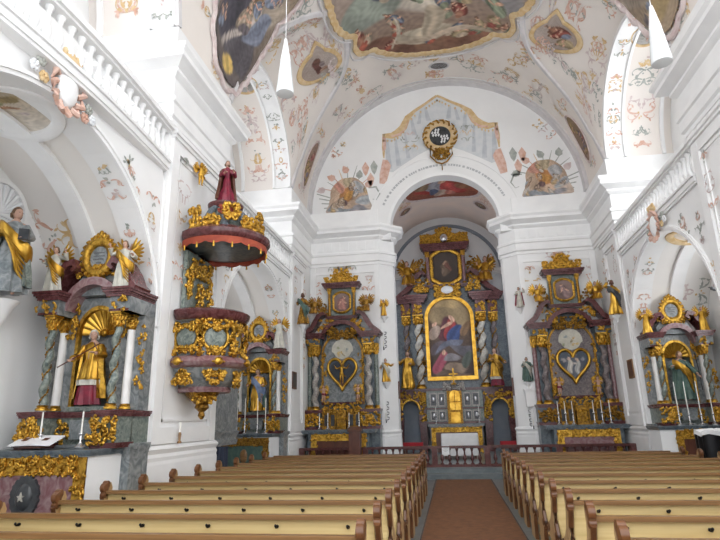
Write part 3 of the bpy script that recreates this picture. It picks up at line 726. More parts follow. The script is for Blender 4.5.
def chapel_altar(label,cx,Y,seed,front,texture):
    """twin-column niche altar of the side chapels; local origin at floor under the back plane"""
    t=thing('side_chapel_altar',label,'altar',(cx,Y,0)); t.scale=(.84,1,1); rn=random.Random(seed)
    boxm(t,'altar_step','step',(-1.25,1.2,-1.25,.4,0,.16))
    boxm(t,'altar_table','wall',(-1.3,.86,-.95,-.08,.16,1.38))
    b=MB(); molded(b,-1.32,.9,-.98,-.08,1.38,.09,.05); b.build('altar_slab','blue',t)
    if front=='medallion':
        frontal(t,-1.3,.86,-.95,.42,1.37,.22,'gold','pink',seed,60,.085)
        b=MB(); n=48; b.prism([( -.22+(.25+.03*abs(sin(9*a)))*cos(a),.84+(.27+.03*abs(sin(9*a)))*sin(a)) for a in [2*PI*j/n for j in range(n)]],-1.02,-.96); b.ell((-.22,-1.0,.84),(.17,.07,.19),16,10)
        m=b.build('medallion','black',t,True); s=MB(); 
        P=[]
        for k in range(10): a=PI/2+k*PI/5; r_=.07 if k%2==0 else .03; P.append((-.22+r_*cos(a),.84+r_*sin(a)))
        s.prism(P,-1.09,-1.05); s.build('star','cream',m)
    elif front=='oval': frontal(t,-.95,.8,-.95,.45,1.36,.2,'goldd','cloakg',seed,50,.085); m=MB(); m.ell((-.1,-.97,.85),(.14,.05,.2),14,8); m.build('medallion','oak',t,True)
    else: frontal(t,-.85,.9,-.95,.45,1.36,.2,'gold','walnut',seed,50,.085); m=MB(); m.ell((.2,-.97,.8),(.14,.05,.22),14,8); m.build('medallion','cloakg',t,True)
    b=MB(); b.box(-1.1,1.03,-.12,.42,0,1.5); molded(b,-1.1,1.03,-.14,.42,1.36,.16,.05); b.build('base','grey',t)
    b=MB(); b.box(-.98,1.0,-.1,.4,1.5,2.0)
    for s in (-1,1): b.box(*sorted((s*.55,s*1.0)),-.5,-.08,1.52,2.0)
    b.build('predella','green',t)
    b=MB(); molded(b,-1.0,1.02,-.12,.4,1.94,.09,.05)
    for s in (-1,1): molded(b,*sorted((s*.53,s*1.02)),-.53,-.1,1.94,.1,.04); molded(b,*sorted((s*.53,s*1.02)),-.53,-.1,1.47,.08,.05)
    b.build('predella_cornice','red',t)
    g=MB()
    for s in (-1,1): gilt('',*sorted((s*.5,s*1.0)),1.56,1.93,-.53,seed+s+5,44,.085,.022,mb=g)
    gilt('',-.5,-.27,1.56,1.9,-.14,seed+9,16,.08,.02,mb=g); gilt('',.27,.5,1.56,1.9,-.14,seed+10,16,.08,.02,mb=g); [gilt('',*sorted((q*.47,q*.62)),3.3,3.85,-.02,seed+13+q,16,.09,.024,mb=g) for q in (-1,1)]
    g.build('predella_carving','gold',t,True)
    b=MB(); b.prism([(-.22,1.7),(-.25,1.66),(-.22,1.6),(.22,1.6),(.25,1.66),(.25,1.84),(.22,1.9),(-.22,1.9),(-.25,1.84)],-.2,-.12); b.build('plaque','grey',t)
    # back wall and niche
    b=MB(); A=arch_frame(0,.42,2.04,3.36,0); O=[(-1.0,2.04)]+[(-max(-1,min(1,1.3*cos(PI*i/24)))*1.0,min(3.98,3.36+.62*max(0,sin(PI*i/24))*1.6)) for i in range(25)]+[(1.0,2.04)]
    b.rings([[(i[0],.02,i[1]),(o[0],.02,o[1]),(o[0],.35,o[1]),(i[0],.35,i[1])] for i,o in zip(A,O)])
    b.box(-.42,.42,.3,.36,2.04,3.8); b.build('back_panel','grey',t)
    g=MB(); g.strip(arch_frame(0,.44,2.05,3.36,0),.07,-.03,.05); g.build('niche_frame','gold',t)
    boxm(t,'niche_floor','green',(-.42,.42,-.12,.3,2.04,2.12))
    shell(t,0,.24,3.34,.43)
    for s in (-1,1):
        column(t,s*.72,-.36,2.06,3.62,.085,'green',3.2,.3,'goldd',.16)
        column(t,s*.76,-.02,2.06,3.62,.08,'whitecol',0,0,None,.16)
        b=MB(); b.box(*sorted((s*.56,s*1.012)),-.46,.29,3.62,3.862); b.build('entablature','grey',t)
        b=MB(); molded(b,*sorted((s*.54,s*.98)),-.5,.3,3.862,.15,.09); b.box(*sorted((s*.58,s*.98)),-.48,.28,3.62,3.66); b.build('cornice','red',t)
        g=MB(); gilt('',*sorted((s*.6,s*.95)),3.64,3.84,-.48,seed+20+s,9,.07,.018,mb=g); gilt('',*sorted((s*.98,s*1.08)),2.4,3.4,-.02,seed+30+s,14,.1,.022,mb=g); g.build('side_carving','gold',t,True)
        P=[(s*1.0,4.03),(s*.88,4.12),(s*.76,4.32),(s*.6,4.52),(s*.44,4.56),(s*.38,4.46),(s*.46,4.40)]
        MB().strip(P,[.10,.12,.14,.14,.12,.1,.06],-.38,.1).build('pediment_scroll','red',t,True)
    b=MB(); b.strip([(-.58*cos(PI*i/20),3.72+.5*sin(PI*i/20)) for i in range(21)],.14,-.3,.2); b.build('arch_cornice','pink',t,True)
    b=MB(); b.prism([(-.5,4.0),(-.55,4.2),(-.38,4.38),(-.2,4.5),(.2,4.5),(.38,4.38),(.55,4.2),(.5,4.0)],-.12,.2); b.build('attic','grey',t)
    g=MB(); rng=[(.30+.05*sin(7*a)) for a in range(9)]
    for k in range(22):
        a=2*PI*k/22; x,z=.31*cos(a),4.66+.31*sin(a); rr=random.Random(seed*50+k)
        pts=[(x+.10*u*cos(a)-.04*w*sin(a),-.2-.05*sin(PI*u),z+.10*u*sin(a)+.04*w*cos(a)) for u,w in ((-.3,0),(.2,.5),(.7,.4),(1.,-.2),(.8,-.8))]
        g.tube(pts,[.03,.045,.04,.03,.015],6,1,(0,1,0)); g.ell((x,-.2,z),(.06,.05,.06),7,5)
    g.tube([(.29*cos(2*PI*j/30),-.2,4.66+.29*sin(2*PI*j/30)) for j in range(31)],.085,8,1,(0,1,0))
    for k in range(5): g.ell((0+.07*(k-2),-.2,5.02+.04*(2-abs(k-2))),(.05,.05,.07),7,5)
    gilt('',-.5,.5,4.3,4.5,-.18,seed+40,16,.09,.022,True,mb=g); g.build('cartouche_frame','gold',t,True)
    b=MB(); b.prism([(.22*cos(a)*(1+.12*sin(a)),4.66+.22*sin(a)) for a in [2*PI*j/24 for j in range(24)]],-.2,-.14); c=b.build('cartouche','grey',t)
    b=MB(); rr=random.Random(seed)
    for z in (4.74,4.68,4.62,4.56):
        x=-.13 if z>4.6 else -.06
        while x<(.11 if z>4.6 else .05): w=rr.uniform(.012,.03); b.box(x,x+w,-.206,-.199,z,z+.018); x+=w+.012
    b.build('faint_lettering','ink',c)
    return t
def heart(s,n=48):
    P=[]
    for i in range(n):
        a=2*PI*i/n; x=16*sin(a)**3; y=13*cos(a)-5*cos(2*a)-2*cos(3*a)-cos(4*a); P.append((x/16*s,(y+2)/16*s*1.18))
    return P
def heart_altar(label,cx,Y,seed,dim):
    t=thing('side_altar',label,'altar',(cx,Y,.3)); Z=-.3; rn=random.Random(seed)
    def bx(n,m,*q): return boxm(t,n,m,*[(a,b_,c,d,e+Z,f+Z) for a,b_,c,d,e,f in q])
    bx('altar_table','blue',(-1.05,1.05,-.95,-.1,.3,1.4))
    b=MB(); molded(b,-1.25,1.25,-1.0,-.05,1.38+Z,.12,.05); b.build('altar_slab','blue',t)
    frontal(t,-.95,.95,-.95,.35+Z,1.36+Z,.2,'gold','pink' if dim else 'walnut',seed,44,.09)
    for s in (-1,1): bx('side_plinth','blue',(*sorted((s*.75,s*1.36)),-.35,.4,.3,2.1))
    bx('predella','blue',(-.8,.8,-.12,.4,1.5,2.15))
    b=MB()
    for s in (-1,1):
        molded(b,*sorted((s*.72,s*1.36)),-.42,.4,2.06+Z,.12,.05); molded(b,*sorted((s*.72,s*1.36)),-.4,.4,1.5+Z,.1,.04)
    molded(b,-.75,.75,-.16,.4,2.36+Z,.08,.03); b.build('predella_cornice','red',t)
    g=MB()
    for s in (-1,1): gilt('',*sorted((s*.74,s*1.34)),1.64+Z,2.04+Z,-.38,seed+s,38,.1,.028,mb=g)
    g.build('predella_carving','goldd' if dim else 'gold',t,True)
    # tabernacle and reliquaries
    b=MB()
    b.box(-.17,.17,-.42,-.1,1.5+Z,2.12+Z)
    for s in (-1,1):
        b.box(*sorted((s*.22,s*.68)),-.3,-.1,1.5+Z,2.2+Z)
        for q in (.22,.45,.68): b.lathe([(.03,0),(.02,.06),(.02,.5),(.035,.55),(.035,.7)],8,(s*q,-.36,1.52+Z))
    tb=b.build('tabernacle','goldd',t)
    g=MB(); gilt('',-.7,.7,2.1+Z,2.36+Z,-.32,seed+4,30,.09,.02,True,mb=g); gilt('',-.17,.17,1.58+Z,2.05+Z,-.44,seed+5,12,.07,.016,True,mb=g); g.build('tabernacle_carving','gold',tb,True)
    boxm(tb,'relic_window','black',*[(*sorted((s*a,s*(a+.13))),-.315,-.295,1.62+Z,2.0+Z) for s in (-1,1) for a in (.27,.5)])
    # back wall
    b=MB(); b.box(-1.3,1.3,.05,.4,2.1+Z,4.55+Z); b.box(-.7,.7,.05,.35,4.5+Z,5.3+Z); b.build('back_panel','blue',t)
    b=MB(); P=[(-.75,2.35)]+[(-.75*cos(PI*i/24),4.15+.78*sin(PI*i/24)) for i in range(25)]+[(.75,2.35)]; b.prism([(x,z+Z) for x,z in P],-.02,.08); b.build('centre_panel','grey' if not dim else 'twistd',t)
    g=MB(); g.strip([(x,z+Z) for x,z in P],.07,-.08,.02); gilt('',-.55,.55,4.75+Z,5.1+Z,-.1,seed+8,26,.12,.028,True,mb=g); g.build('centre_frame','goldd',t,True)
    # oval with rays above the heart
    mb=MB(); S=lambda u,v,off=0:(u,-.03-off,4.32+Z+v)
    pf=painter(seed,((.52,.50,.42),(.62,.60,.52)),[(rn.uniform(-.6,.6),rn.uniform(-.5,.5),.16,.1,rn.uniform(0,3),c) for c in ((.3,.32,.2),(.5,.36,.16),(.25,.3,.3),(.55,.4,.2),(.3,.25,.15),(.6,.45,.2))])
    disc_picture('painted_oval',S,lambda p:.40 if sin(p)>-.2 else .34,10,40,pf,.02,'painted',t)
    # heart picture and frame
    hp=heart(.50); hz=3.44+Z
    rf=outline_fn(hp); S2=lambda u,v,off=0:(u,-.12-off,hz+v)
    if dim: figs=[(0,-.1,.5,.75,0,(.10,.11,.14)),(-.2,-.05,.14,.42,.05,(.52,.50,.46)),(.2,-.1,.14,.45,-.05,(.44,.44,.42)),(-.2,.38,.09,.1,0,(.6,.45,.36)),(.2,.36,.09,.1,0,(.6,.45,.36)),(0,.1,.16,.05,.2,(.55,.5,.45)),(-.5,.35,.14,.1,.4,(.32,.3,.3)),(.55,.35,.14,.1,-.4,(.25,.25,.28)),(0,.65,.2,.1,0,(.4,.36,.3))]
    else: figs=[(0,0,.8,.8,0,(.035,.045,.06)),(0,.3,.55,.03,.1,(.12,.07,.03)),(0,-.1,.04,.75,0,(.12,.07,.03))]
    disc_picture('heart_painting',S2,rf,18,64,painter(seed+1,((.05,.06,.08),(.07,.09,.12)),figs),.0,'painted',t)
    g=MB(); g.tube([(x*1.06,-.14,hz+z*1.06) for x,z in hp]+[(hp[0][0]*1.06,-.14,hz+hp[0][1]*1.06)],.055,8,1,(0,1,0)); g.build('heart_frame','golds',t,True)
    # columns
    for s in (-1,1):
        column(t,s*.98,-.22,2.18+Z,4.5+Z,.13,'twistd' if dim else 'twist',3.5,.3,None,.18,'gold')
        column(t,s*1.24,.0,2.18+Z,4.5+Z,.085,'pink' if dim else 'green',0,0,None,.17,'gold')
        bx('entablature','blue',(*sorted((s*.78,s*1.36)),-.36,.35,4.5,4.72))
        b=MB(); molded(b,*sorted((s*.76,s*1.36)),-.4,.35,4.72+Z,.2,.14); b.build('cornice','red',t)
        P=[(s*1.42,4.93),(s*1.3,5.0),(s*1.12,5.12),(s*.98,5.35),(s*.85,5.58),(s*.68,5.68),(s*.58,5.62)]
        MB().strip([(x,z+Z) for x,z in P],[.1,.14,.17,.18,.16,.12,.08],-.36,.15).build('pediment_scroll','red',t,True)
        g=MB(); gilt('',*sorted((s*.3,s*.85)),4.95+Z,5.4+Z,-.2,seed+11+s,18,.13,.03,mb=g); gilt('',*sorted((s*.55,s*.75)),2.4+Z,3.0+Z,-.1,seed+15+s,14,.1,.03,mb=g); gilt('',*sorted((s*.62,s*.78)),3.0+Z,4.2+Z,-.05,seed+19+s,12,.1,.02,mb=g); gilt('',*sorted((s*.82,s*1.32)),4.52+Z,4.7+Z,-.38,seed+23+s,12,.08,.02,mb=g); g.build('side_carving','gold',t,True)
    b=MB(); b.strip([(-.72*cos(PI*i/20),4.72+Z+.62*sin(PI*i/20)) for i in range(21)],.15,-.3,.2); b.build('arch_cornice','red',t,True)
    # upper storey
    bx('upper_storey','green',(-.5,.5,.0,.35,5.5,6.68))
    b=MB(); molded(b,-.58,.58,-.1,.35,5.48+Z,.12,.05); molded(b,-.62,.62,-.15,.35,6.66+Z,.2,.12); b.build('upper_cornice','red',t)
    for s in (-1,1): column(t,s*.47,-.08,5.6+Z,6.66+Z,.055,'goldd',0,0,None,.2)
    S3=lambda u,v,off=0:(u,-.05-off,6.12+Z+v)
    disc_picture('upper_painting',S3,lambda p:.3*min(1/max(.1,abs(cos(p))),1.35/max(.1,abs(sin(p))),1.22),10,40,painter(seed+3,((.16,.10,.09),(.26,.18,.16)),figset(seed+3,1,(0,.01,-.2,-.1),.55,[(.42,.2,.17),(.3,.2,.2)])),0,'painted',t)
    ring_frame('upper_frame',S3,lambda p:.3*min(1/max(.1,abs(cos(p))),1.35/max(.1,abs(sin(p))),1.22),40,.09,.06,'gold',t,k=1.08)
    g=MB(); gilt('',-.62,.62,6.86+Z,7.15+Z,-.1,seed+31,34,.12,.032,True,mb=g); gilt('',-.28,.28,7.1+Z,7.4+Z,-.08,seed+32,14,.1,.03,True,mb=g); g.ell((0,-.05,7.42+Z),(.06,.05,.08),8,6)
    g.prism([(-.6,6.86+Z),(-.45,7.08+Z),(-.2,7.25+Z),(0,7.4+Z),(.2,7.25+Z),(.45,7.08+Z),(.6,6.86+Z)],.0,.1); g.build('crest','gold',t,True)
    g=MB()
    for s in (-1,1): gilt('',*sorted((s*.6,s*.95)),5.6+Z,6.2+Z,.05,seed+33+s,12,.16,.03,mb=g)
    g.build('volute_carving','goldd',t,True)
    return t
# ============================================================ THE CHAPEL ALTARS
chapel_altar('gold and marble chapel altar at far left with medallion frontal, nearest to the pews',-5.97,8.45,3,'medallion',False)
chapel_altar('gold and marble chapel altar behind the pulpit, dark frontal with brown oval',-6.05,16.9,7,'oval',True)
chapel_altar('gold and marble chapel altar in the right-hand chapel under the grey shield cartouche',6.45,16.9,11,'dark',False)
heart_altar('left heart altar of pale marble, with gilt crucifix in a heart frame beside choir arch',-3.88,19.75,21,False)
heart_altar('right heart altar with two pale figures painted in its gilt heart frame',4.2,19.75,31,True)
# statues in the niches
figure('saint_statue','bishop statue in gold cope and crimson robe holding a slanting cross, left chapel niche','statue',(-5.97,8.36,2.12),1.25,rh=(-.14,-.22,.60),lh=(.16,-.2,.68),robe='golds',skirt='cloakr',hemz=.34,cloak='gold',hair='cloakw',mitre=None,staff=(((-.34,-.22,.50),(0,-.24,.66),(.24,-.2,.80)),'walnut','x'),turn=.4,fat=1.05)
figure('saint_statue','gilded statue with blue and white collar in the niche behind the pulpit','statue',(-6.05,16.75,2.12),1.3,robe='golds',robe2='cloakb',cloak='cloakg',turn=-.2,fat=1.2)
figure('saint_statue','statue in dark green cloak with gold mantle slung across, in the right chapel niche','statue',(6.45,16.75,2.12),1.35,rh=(-.22,-.16,.70),lh=(.25,-.16,.52),robe='cloakg',robe2='golds',cloak='cloakg',turn=.5,beard=True,staff=(((.27,-.18,.2),(.27,-.18,.52),(.25,-.16,.95)),'iron'))
def angel(x,y,z,H,label,**k):
    kw=dict(robe='golds',wings='golds',skin='flesh',hair='hair',robe2=None); kw.update(k); return figure('angel_statue',label,'statue',(x,y,z),H,**kw)
angel(-6.66,8.05,3.98,.85,'winged gold angel with white skirt on the left end of the left chapel altar',rh=(-.22,-.1,.72),lh=(.28,-.1,.88),robe='cloakw',robe2='golds')
angel(-5.38,8.1,3.98,.88,'winged gold angel with white skirt on the right end of the left chapel altar',rh=(-.26,-.1,.90),lh=(.22,-.1,.70),robe='cloakw',robe2='golds')
angel(-6.75,16.5,4.0,.8,'small gilded angel left of the crest on the altar behind the pulpit',rh=(-.2,-.1,.8),lh=(.2,-.1,.7))
angel(-5.3,16.5,4.02,.95,'pale winged angel at the right end of the altar behind the pulpit',robe='cloakw',rh=(-.2,-.1,.8),lh=(.28,-.1,.6))
angel(5.65,16.5,3.98,.7,'gilded angel left of the shield on the right chapel altar',rh=(-.2,-.15,.8),lh=(.28,-.1,.7))
angel(7.15,16.5,3.98,.7,'gilded angel right of the shield on the right chapel altar',rh=(-.28,-.1,.7),lh=(.2,-.1,.8))
for cx,nm,zz in ((-3.88,'left',0),(4.2,'right',0)):
    for s,sn in ((-1,'left'),(1,'right')):
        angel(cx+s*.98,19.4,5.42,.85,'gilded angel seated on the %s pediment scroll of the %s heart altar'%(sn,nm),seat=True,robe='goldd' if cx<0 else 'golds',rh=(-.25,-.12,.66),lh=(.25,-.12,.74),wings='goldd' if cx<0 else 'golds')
        figure('putto_statue','little cherub at the lower %s of the heart frame on the %s heart altar'%(sn,nm),'statue',(cx+s*.62,19.3,2.45),.55,naked=True,robe='cloakr' if s<0 else 'golds',hs=1.5,fat=1.35,seat=False,rh=(-.2,-.15,.8),lh=(.2,-.15,.8),wings='gold')
# gilt crucifix inside the left heart
t=thing('crucifix','gilt crucified figure in front of the dark heart painting on the left','crucifix',(-3.88,19.55,3.05)); boxm(t,'cross','walnut',(-.02,.02,-.02,.02,0,.82),(-.26,.26,-.02,.02,.58,.62))
def corpus(t,loc,H,m):
    c=figure('corpus','corpus figure','x',loc,H,naked=True,robe=m,skin=m,rh=(-.34,0,.88),lh=(.34,0,.88))
    for ch in list(c.children): ch.parent=t; ch.location=loc; ch.name='corpus_'+ch.name.split('.')[0]
    bpy.data.objects.remove(c)
corpus(t,(0,-.05,.02),.74,'golds')
# ============================================================ HIGH ALTAR
def arch_out(hw,z0,zs,n=20):  # arched picture outline around its middle height; returns list (x,z) absolute
    return [(-hw,z0)]+[(-hw*cos(PI*i/n),zs+hw*sin(PI*i/n)) for i in range(n+1)]+[(hw,z0)]
def high_altar():
    t=thing('high_altar','tall dark high altar with gold framed painting, seen through the choir arch','altar',(.12,26.9,.3)); Z=-.3; SDm=9
    def bx(n,m,*q): return boxm(t,n,m,*[(a,b_,c,d,e+Z,f+Z) for a,b_,c,d,e,f in q])
    bx('altar_table','blue',(-1.15,1.15,-1.6,-.7,.3,1.42)); b=MB(); molded(b,-1.2,1.2,-1.65,-.6,1.42+Z,.12,.04); b.build('altar_slab','grey',t)
    frontal(t,-1.1,1.1,-1.6,.35+Z,1.4+Z,.18,'gold','walnut',5,40,.1)
    # flanking arched passages
    for s in (-1,1):
        b=MB(); A=[(s*2.05-.43,.3)]+[(s*2.05-.36,1.75)]+[(s*2.05-.42*cos(PI*i/16),2.2+.46*sin(PI*i/16)) for i in range(17)]+[(s*2.05+.36,1.75),(s*2.05+.43,.3)]
        n=len(A); O=[]
        for i,(x,z) in enumerate(A): u=(x-s*2.05); O.append((s*2.05+(-.72 if i<n/2 else .72) if abs(i-(n-1)/2)>5 else s*2.05+u*1.7, .3 if i in(0,n-1) else min(3.0,max(z,.3) if abs(i-(n-1)/2)>7.6 else 3.0)))
        b.rings([[(i[0],-.5,i[1]+Z),(o[0],-.5,o[1]+Z),(o[0],.3,o[1]+Z),(i[0],.3,i[1]+Z)] for i,o in zip(A,O)]); b.build('passage_wall','red',t)
        bx('passage_door','greyband',(s*2.05-.45,s*2.05+.45,.05,.12,.3,2.75))
        g=MB(); g.strip([(x,z+Z) for x,z in A[2:-2]],.07,-.56,-.45)
        for k in (-1,1): gilt('',s*2.05+min(k*.42,k*.7),s*2.05+max(k*.42,k*.7),1.7+Z,2.95+Z,-.52,SDm+s+k*3,26,.16,.035,mb=g)
        gilt('',s*2.05-.6,s*2.05+.6,2.7+Z,3.0+Z,-.52,SDm+40+s,18,.14,.035,mb=g)
        g.build('passage_carving','gold',t,True)
        g=MB(); gilt('',*sorted((s*2.7,s*2.95)),.6+Z,2.9+Z,-.4,SDm+70+s,18,.16,.04,mb=g); g.build('side_carving','goldd',t,True)
    # predella with reliquaries and tabernacle
    bx('predella','green',(-1.3,1.3,-.65,.3,1.42,3.1))
    b=MB()
    for z,h in ((1.55,.1),(2.2,.07),(3.04,.12)): molded(b,-1.3,1.3,-.68,.3,z+Z,h,.06)
    b.build('predella_cornice','red',t)
    for s in (-1,1):
        for z0,z1 in ((1.68,2.15),(2.32,2.95)):
            for a in (.42,.8):
                f=bx('relic_case','twist',(*sorted((s*a,s*(a+.34))),-.74,-.64,z0,z1)); boxm(f,'relic_window','black',(*sorted((s*(a+.05),s*(a+.29))),-.75,-.735,z0+.06+Z,z1-.06+Z))
                MB().ell((s*(a+.17),-.76,(z0+z1)/2+Z),(.06,.03,.13),8,6).build('relic','silver',f,True)
    tb=bx('tabernacle','goldd',(-.34,.34,-.86,-.6,1.55,3.02))
    b=MB(); P=arch_out(.24,2.15,2.8); b.prism([(x+.02,z+Z) for x,z in P],-.92,-.84)
    d=b.build('tabernacle_door','golds',tb,True)
    boxm(tb,'tabernacle_door','golds',(-.2,.22,-.92,-.85,1.6+Z,2.05+Z)); 
    g=MB(); g.box(.0,.03,-.94,-.91,2.15+Z,3.0+Z); g.box(-.22,.26,-.94,-.91,2.5+Z,2.54+Z); g.build('door_bars','goldd',tb)
    g=MB(); gilt('',-.5,.5,3.1+Z,3.45+Z,-.7,77,30,.13,.03,True,mb=g); g.build('tabernacle_crest','twist',tb,True)
    # main columns, pedestals, entablature
    bx('back_panel','blue',(-2.7,2.7,.0,.3,3.0,7.4),(-1.35,1.35,.0,.3,7.4,8.2))
    for s in (-1,1):
        b=MB(); b.box(*sorted((s*1.35,s*2.7)),-.45,.0,2.98+Z,3.16+Z); molded(b,*sorted((s*1.33,s*2.72)),-.48,.0,3.06+Z,.1,.06); b.build('column_pedestal','red',t)
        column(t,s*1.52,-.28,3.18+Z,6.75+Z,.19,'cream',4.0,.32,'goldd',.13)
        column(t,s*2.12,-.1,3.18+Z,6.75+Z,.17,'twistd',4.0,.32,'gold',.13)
        g=MB(); gilt('',*sorted((s*1.28,s*1.36)),3.8+Z,6.6+Z,-.05,SDm+50+s,18,.12,.03,mb=g); g.build('side_carving','goldd',t,True)
        b=MB(); b.box(*sorted((s*1.3,s*1.78)),-.5,.2,6.75+Z,7.35+Z); b.box(*sorted((s*1.9,s*2.36)),-.34,.2,6.751+Z,7.35+Z); b.build('entablature','red',t)
        g=MB(); gilt('',*sorted((s*1.34,s*1.74)),6.85+Z,7.25+Z,-.52,SDm+60+s,12,.12,.035,mb=g); gilt('',*sorted((s*1.94,s*2.32)),6.85+Z,7.25+Z,-.36,SDm+64+s,10,.12,.035,mb=g); g.build('frieze_carving','gold',t,True)
        b=MB(); molded(b,*sorted((s*1.22,s*1.86)),-.55,.2,7.35+Z,.36,.24); molded(b,*sorted((s*1.7,s*2.42)),-.36,.2,7.36+Z,.34,.24); b.build('cornice','red',t)
        P=[(s*2.55,7.7),(s*2.3,7.85),(s*2.0,8.05),(s*1.7,8.4),(s*1.45,8.8),(s*1.2,8.95),(s*1.05,8.8)]
        MB().strip([(x,z+Z) for x,z in P],[.12,.2,.26,.26,.24,.18,.1],-.4,.15).build('pediment_scroll','red',t,True)
        g=MB(); gilt('',*sorted((s*.95,s*1.6)),7.9+Z,8.5+Z,-.42,SDm+80+s,24,.18,.04,mb=g); g.build('side_carving','gold',t,True)
        column(t,s*.9,-.15,8.3+Z,10.0+Z,.085,'pink',0,0,None,.15,'gold')
        g=MB(); gilt('',*sorted((s*1.02,s*1.4)),8.5+Z,9.7+Z,.0,SDm+90+s,20,.2,.04,mb=g); g.build('volute_carving','goldd',t,True)
    # main painting
    zc=5.65; S=lambda u,v,off=0:(u,-.12-off,zc+Z+v); out=arch_out(1.02,3.75,6.55,30)
    pts=[(x,z-zc) for x,z in out]+[(x,-1.9) for x in np.linspace(1.0,-1.0,12)[1:-1]]+[(k*1.02,v) for k in (-1,1) for v in np.linspace(-1.8,.85,22)]
    rf=outline_fn(pts)
    figs=[(0,.55,.5,.35,0,(.30,.22,.12)),(0,.85,.35,.2,0,(.42,.30,.15)),(-.02,.1,.22,.34,.1,(.10,.03,.04)),(0,.14,.13,.26,0,(.34,.05,.05)),(.12,.05,.15,.28,-.3,(.05,.08,.20)),(.02,.42,.06,.07,0,SKIN),(-.1,.25,.16,.035,.7,SKIN),(-.33,.1,.12,.14,.3,(.40,.30,.24)),(-.36,.28,.05,.05,0,SKIN),(.36,.2,.1,.16,0,(.22,.13,.07)),(-.3,-.25,.25,.13,.2,(.13,.10,.11)),(.25,-.28,.28,.12,-.2,(.14,.13,.15)),
      (-.25,-.62,.14,.24,-.3,(.38,.09,.13)),(-.2,-.42,.05,.06,0,SKIN),(.15,-.7,.28,.12,.2,(.30,.22,.16)),(.34,-.5,.1,.2,.2,(.10,.12,.10)),(0,-.5,.2,.08,.3,(.25,.23,.24)),(.05,-.86,.4,.07,0,(.16,.11,.08)),(-.05,-.2,.4,.06,.4,(.16,.17,.22))]
    disc_picture('altar_painting',S,rf,46,160,painter(12,((.07,.05,.045),(.16,.10,.06)),figs,.09),.0,'painted',t)
    g=MB(); g.strip([(x*1.09,(z-zc)*1.02+zc+Z) for x,z in out],.17,-.26,-.08); g.box(-1.2,1.2,-.26,-.08,3.55+Z,3.73+Z); g.build('painting_frame','golds',t,True)
    g=MB(); gilt('',-.6,.6,7.65+Z,8.2+Z,-.3,101,36,.18,.045,True,mb=g); g.build('frame_crest','gold',t,True)
    c=MB().ell((0,-.42,7.95+Z),(.3,.1,.2),14,8).build('shield','panel',t,True)
    # upper storey
    bx('upper_storey','red',(-1.0,1.0,.0,.3,8.15,10.1)); b=MB(); molded(b,-1.05,1.05,-.25,.3,10.05+Z,.36,.2); molded(b,-1.0,1.0,-.2,.3,8.12+Z,.16,.08); b.build('upper_cornice','red',t)
    z2=9.2; S2=lambda u,v,off=0:(u,-.1-off,z2+Z+v); r8=lambda p:.62*min(1/max(.1,abs(cos(p))),1.28/max(.1,abs(sin(p))),1.28)
    disc_picture('upper_painting',S2,r8,24,64,painter(15,((.04,.03,.025),(.07,.05,.04)),[(0,-.1,.3,.5,0,(.13,.09,.06)),(-.05,.3,.1,.12,0,(.38,.24,.16)),(.15,0,.15,.3,.4,(.16,.07,.05)),(-.2,-.2,.1,.2,0,(.2,.14,.1))],.08),0,'painted',t)
    ring_frame('upper_frame',S2,r8,64,.2,.12,'gold',t,k=1.12,wavy=.03)
    g=MB(); P=[(-1.15,10.42),(-1.1,10.8),(-.85,11.0),(-.6,10.85),(-.35,11.05),(0,11.3),(.35,11.05),(.6,10.85),(.85,11.0),(1.1,10.8),(1.15,10.42)]; g.prism([(x*.95,z+Z) for x,z in P],.0,.12)
    gilt('',-1.15,1.15,10.45+Z,10.95+Z,-.06,111,60,.2,.05,True,mb=g); gilt('',-.35,.35,10.9+Z,11.3+Z,-.06,113,14,.16,.045,True,mb=g); g.build('crest','gold',t,True)
    MB().ell((0,-.15,10.75+Z),(.22,.12,.24),12,8).build('crest_medallion','silver',t,True)
high_altar()
figure('saint_statue','gilded saint on the left side of the high altar, beside the twisted columns','statue',(-2.02,26.25,3.17),1.75,robe='golds',rh=(-.24,-.14,.72),lh=(.1,-.2,.66),lean=.03,beard=True)
figure('saint_statue','saint in gold and red on the right side of the high altar','statue',(2.12,26.25,3.17),1.75,robe='golds',robe2='goldd',skirt='cloakr',hemz=.25,rh=(-.1,-.2,.7),lh=(.24,-.12,.62),turn=-.4)
figure('angel_statue','large gilded angel seated on the left pediment of the high altar','statue',(-1.75,26.45,7.75),1.75,seat=True,robe='golds',wings='goldd',rh=(-.2,-.1,1.0),lh=(.24,-.12,.72),lean=-.04)
figure('angel_statue','large gilded angel seated on the right pediment of the high altar','statue',(2.0,26.45,7.75),1.75,seat=True,robe='golds',wings='goldd',rh=(-.2,-.14,.78),lh=(.22,-.1,1.0),lean=.04)
t=thing('altar_cross','slim gold cross standing above the tabernacle of the high altar','cross',(.14,26.0,3.3)); g=MB(); g.box(-.03,.03,-.02,.02,.08,.75); g.box(-.2,.2,-.02,.02,.45,.51); g.lathe([(.14,0),(.12,.04),(.03,.1)],10); g.build('cross','gold',t)
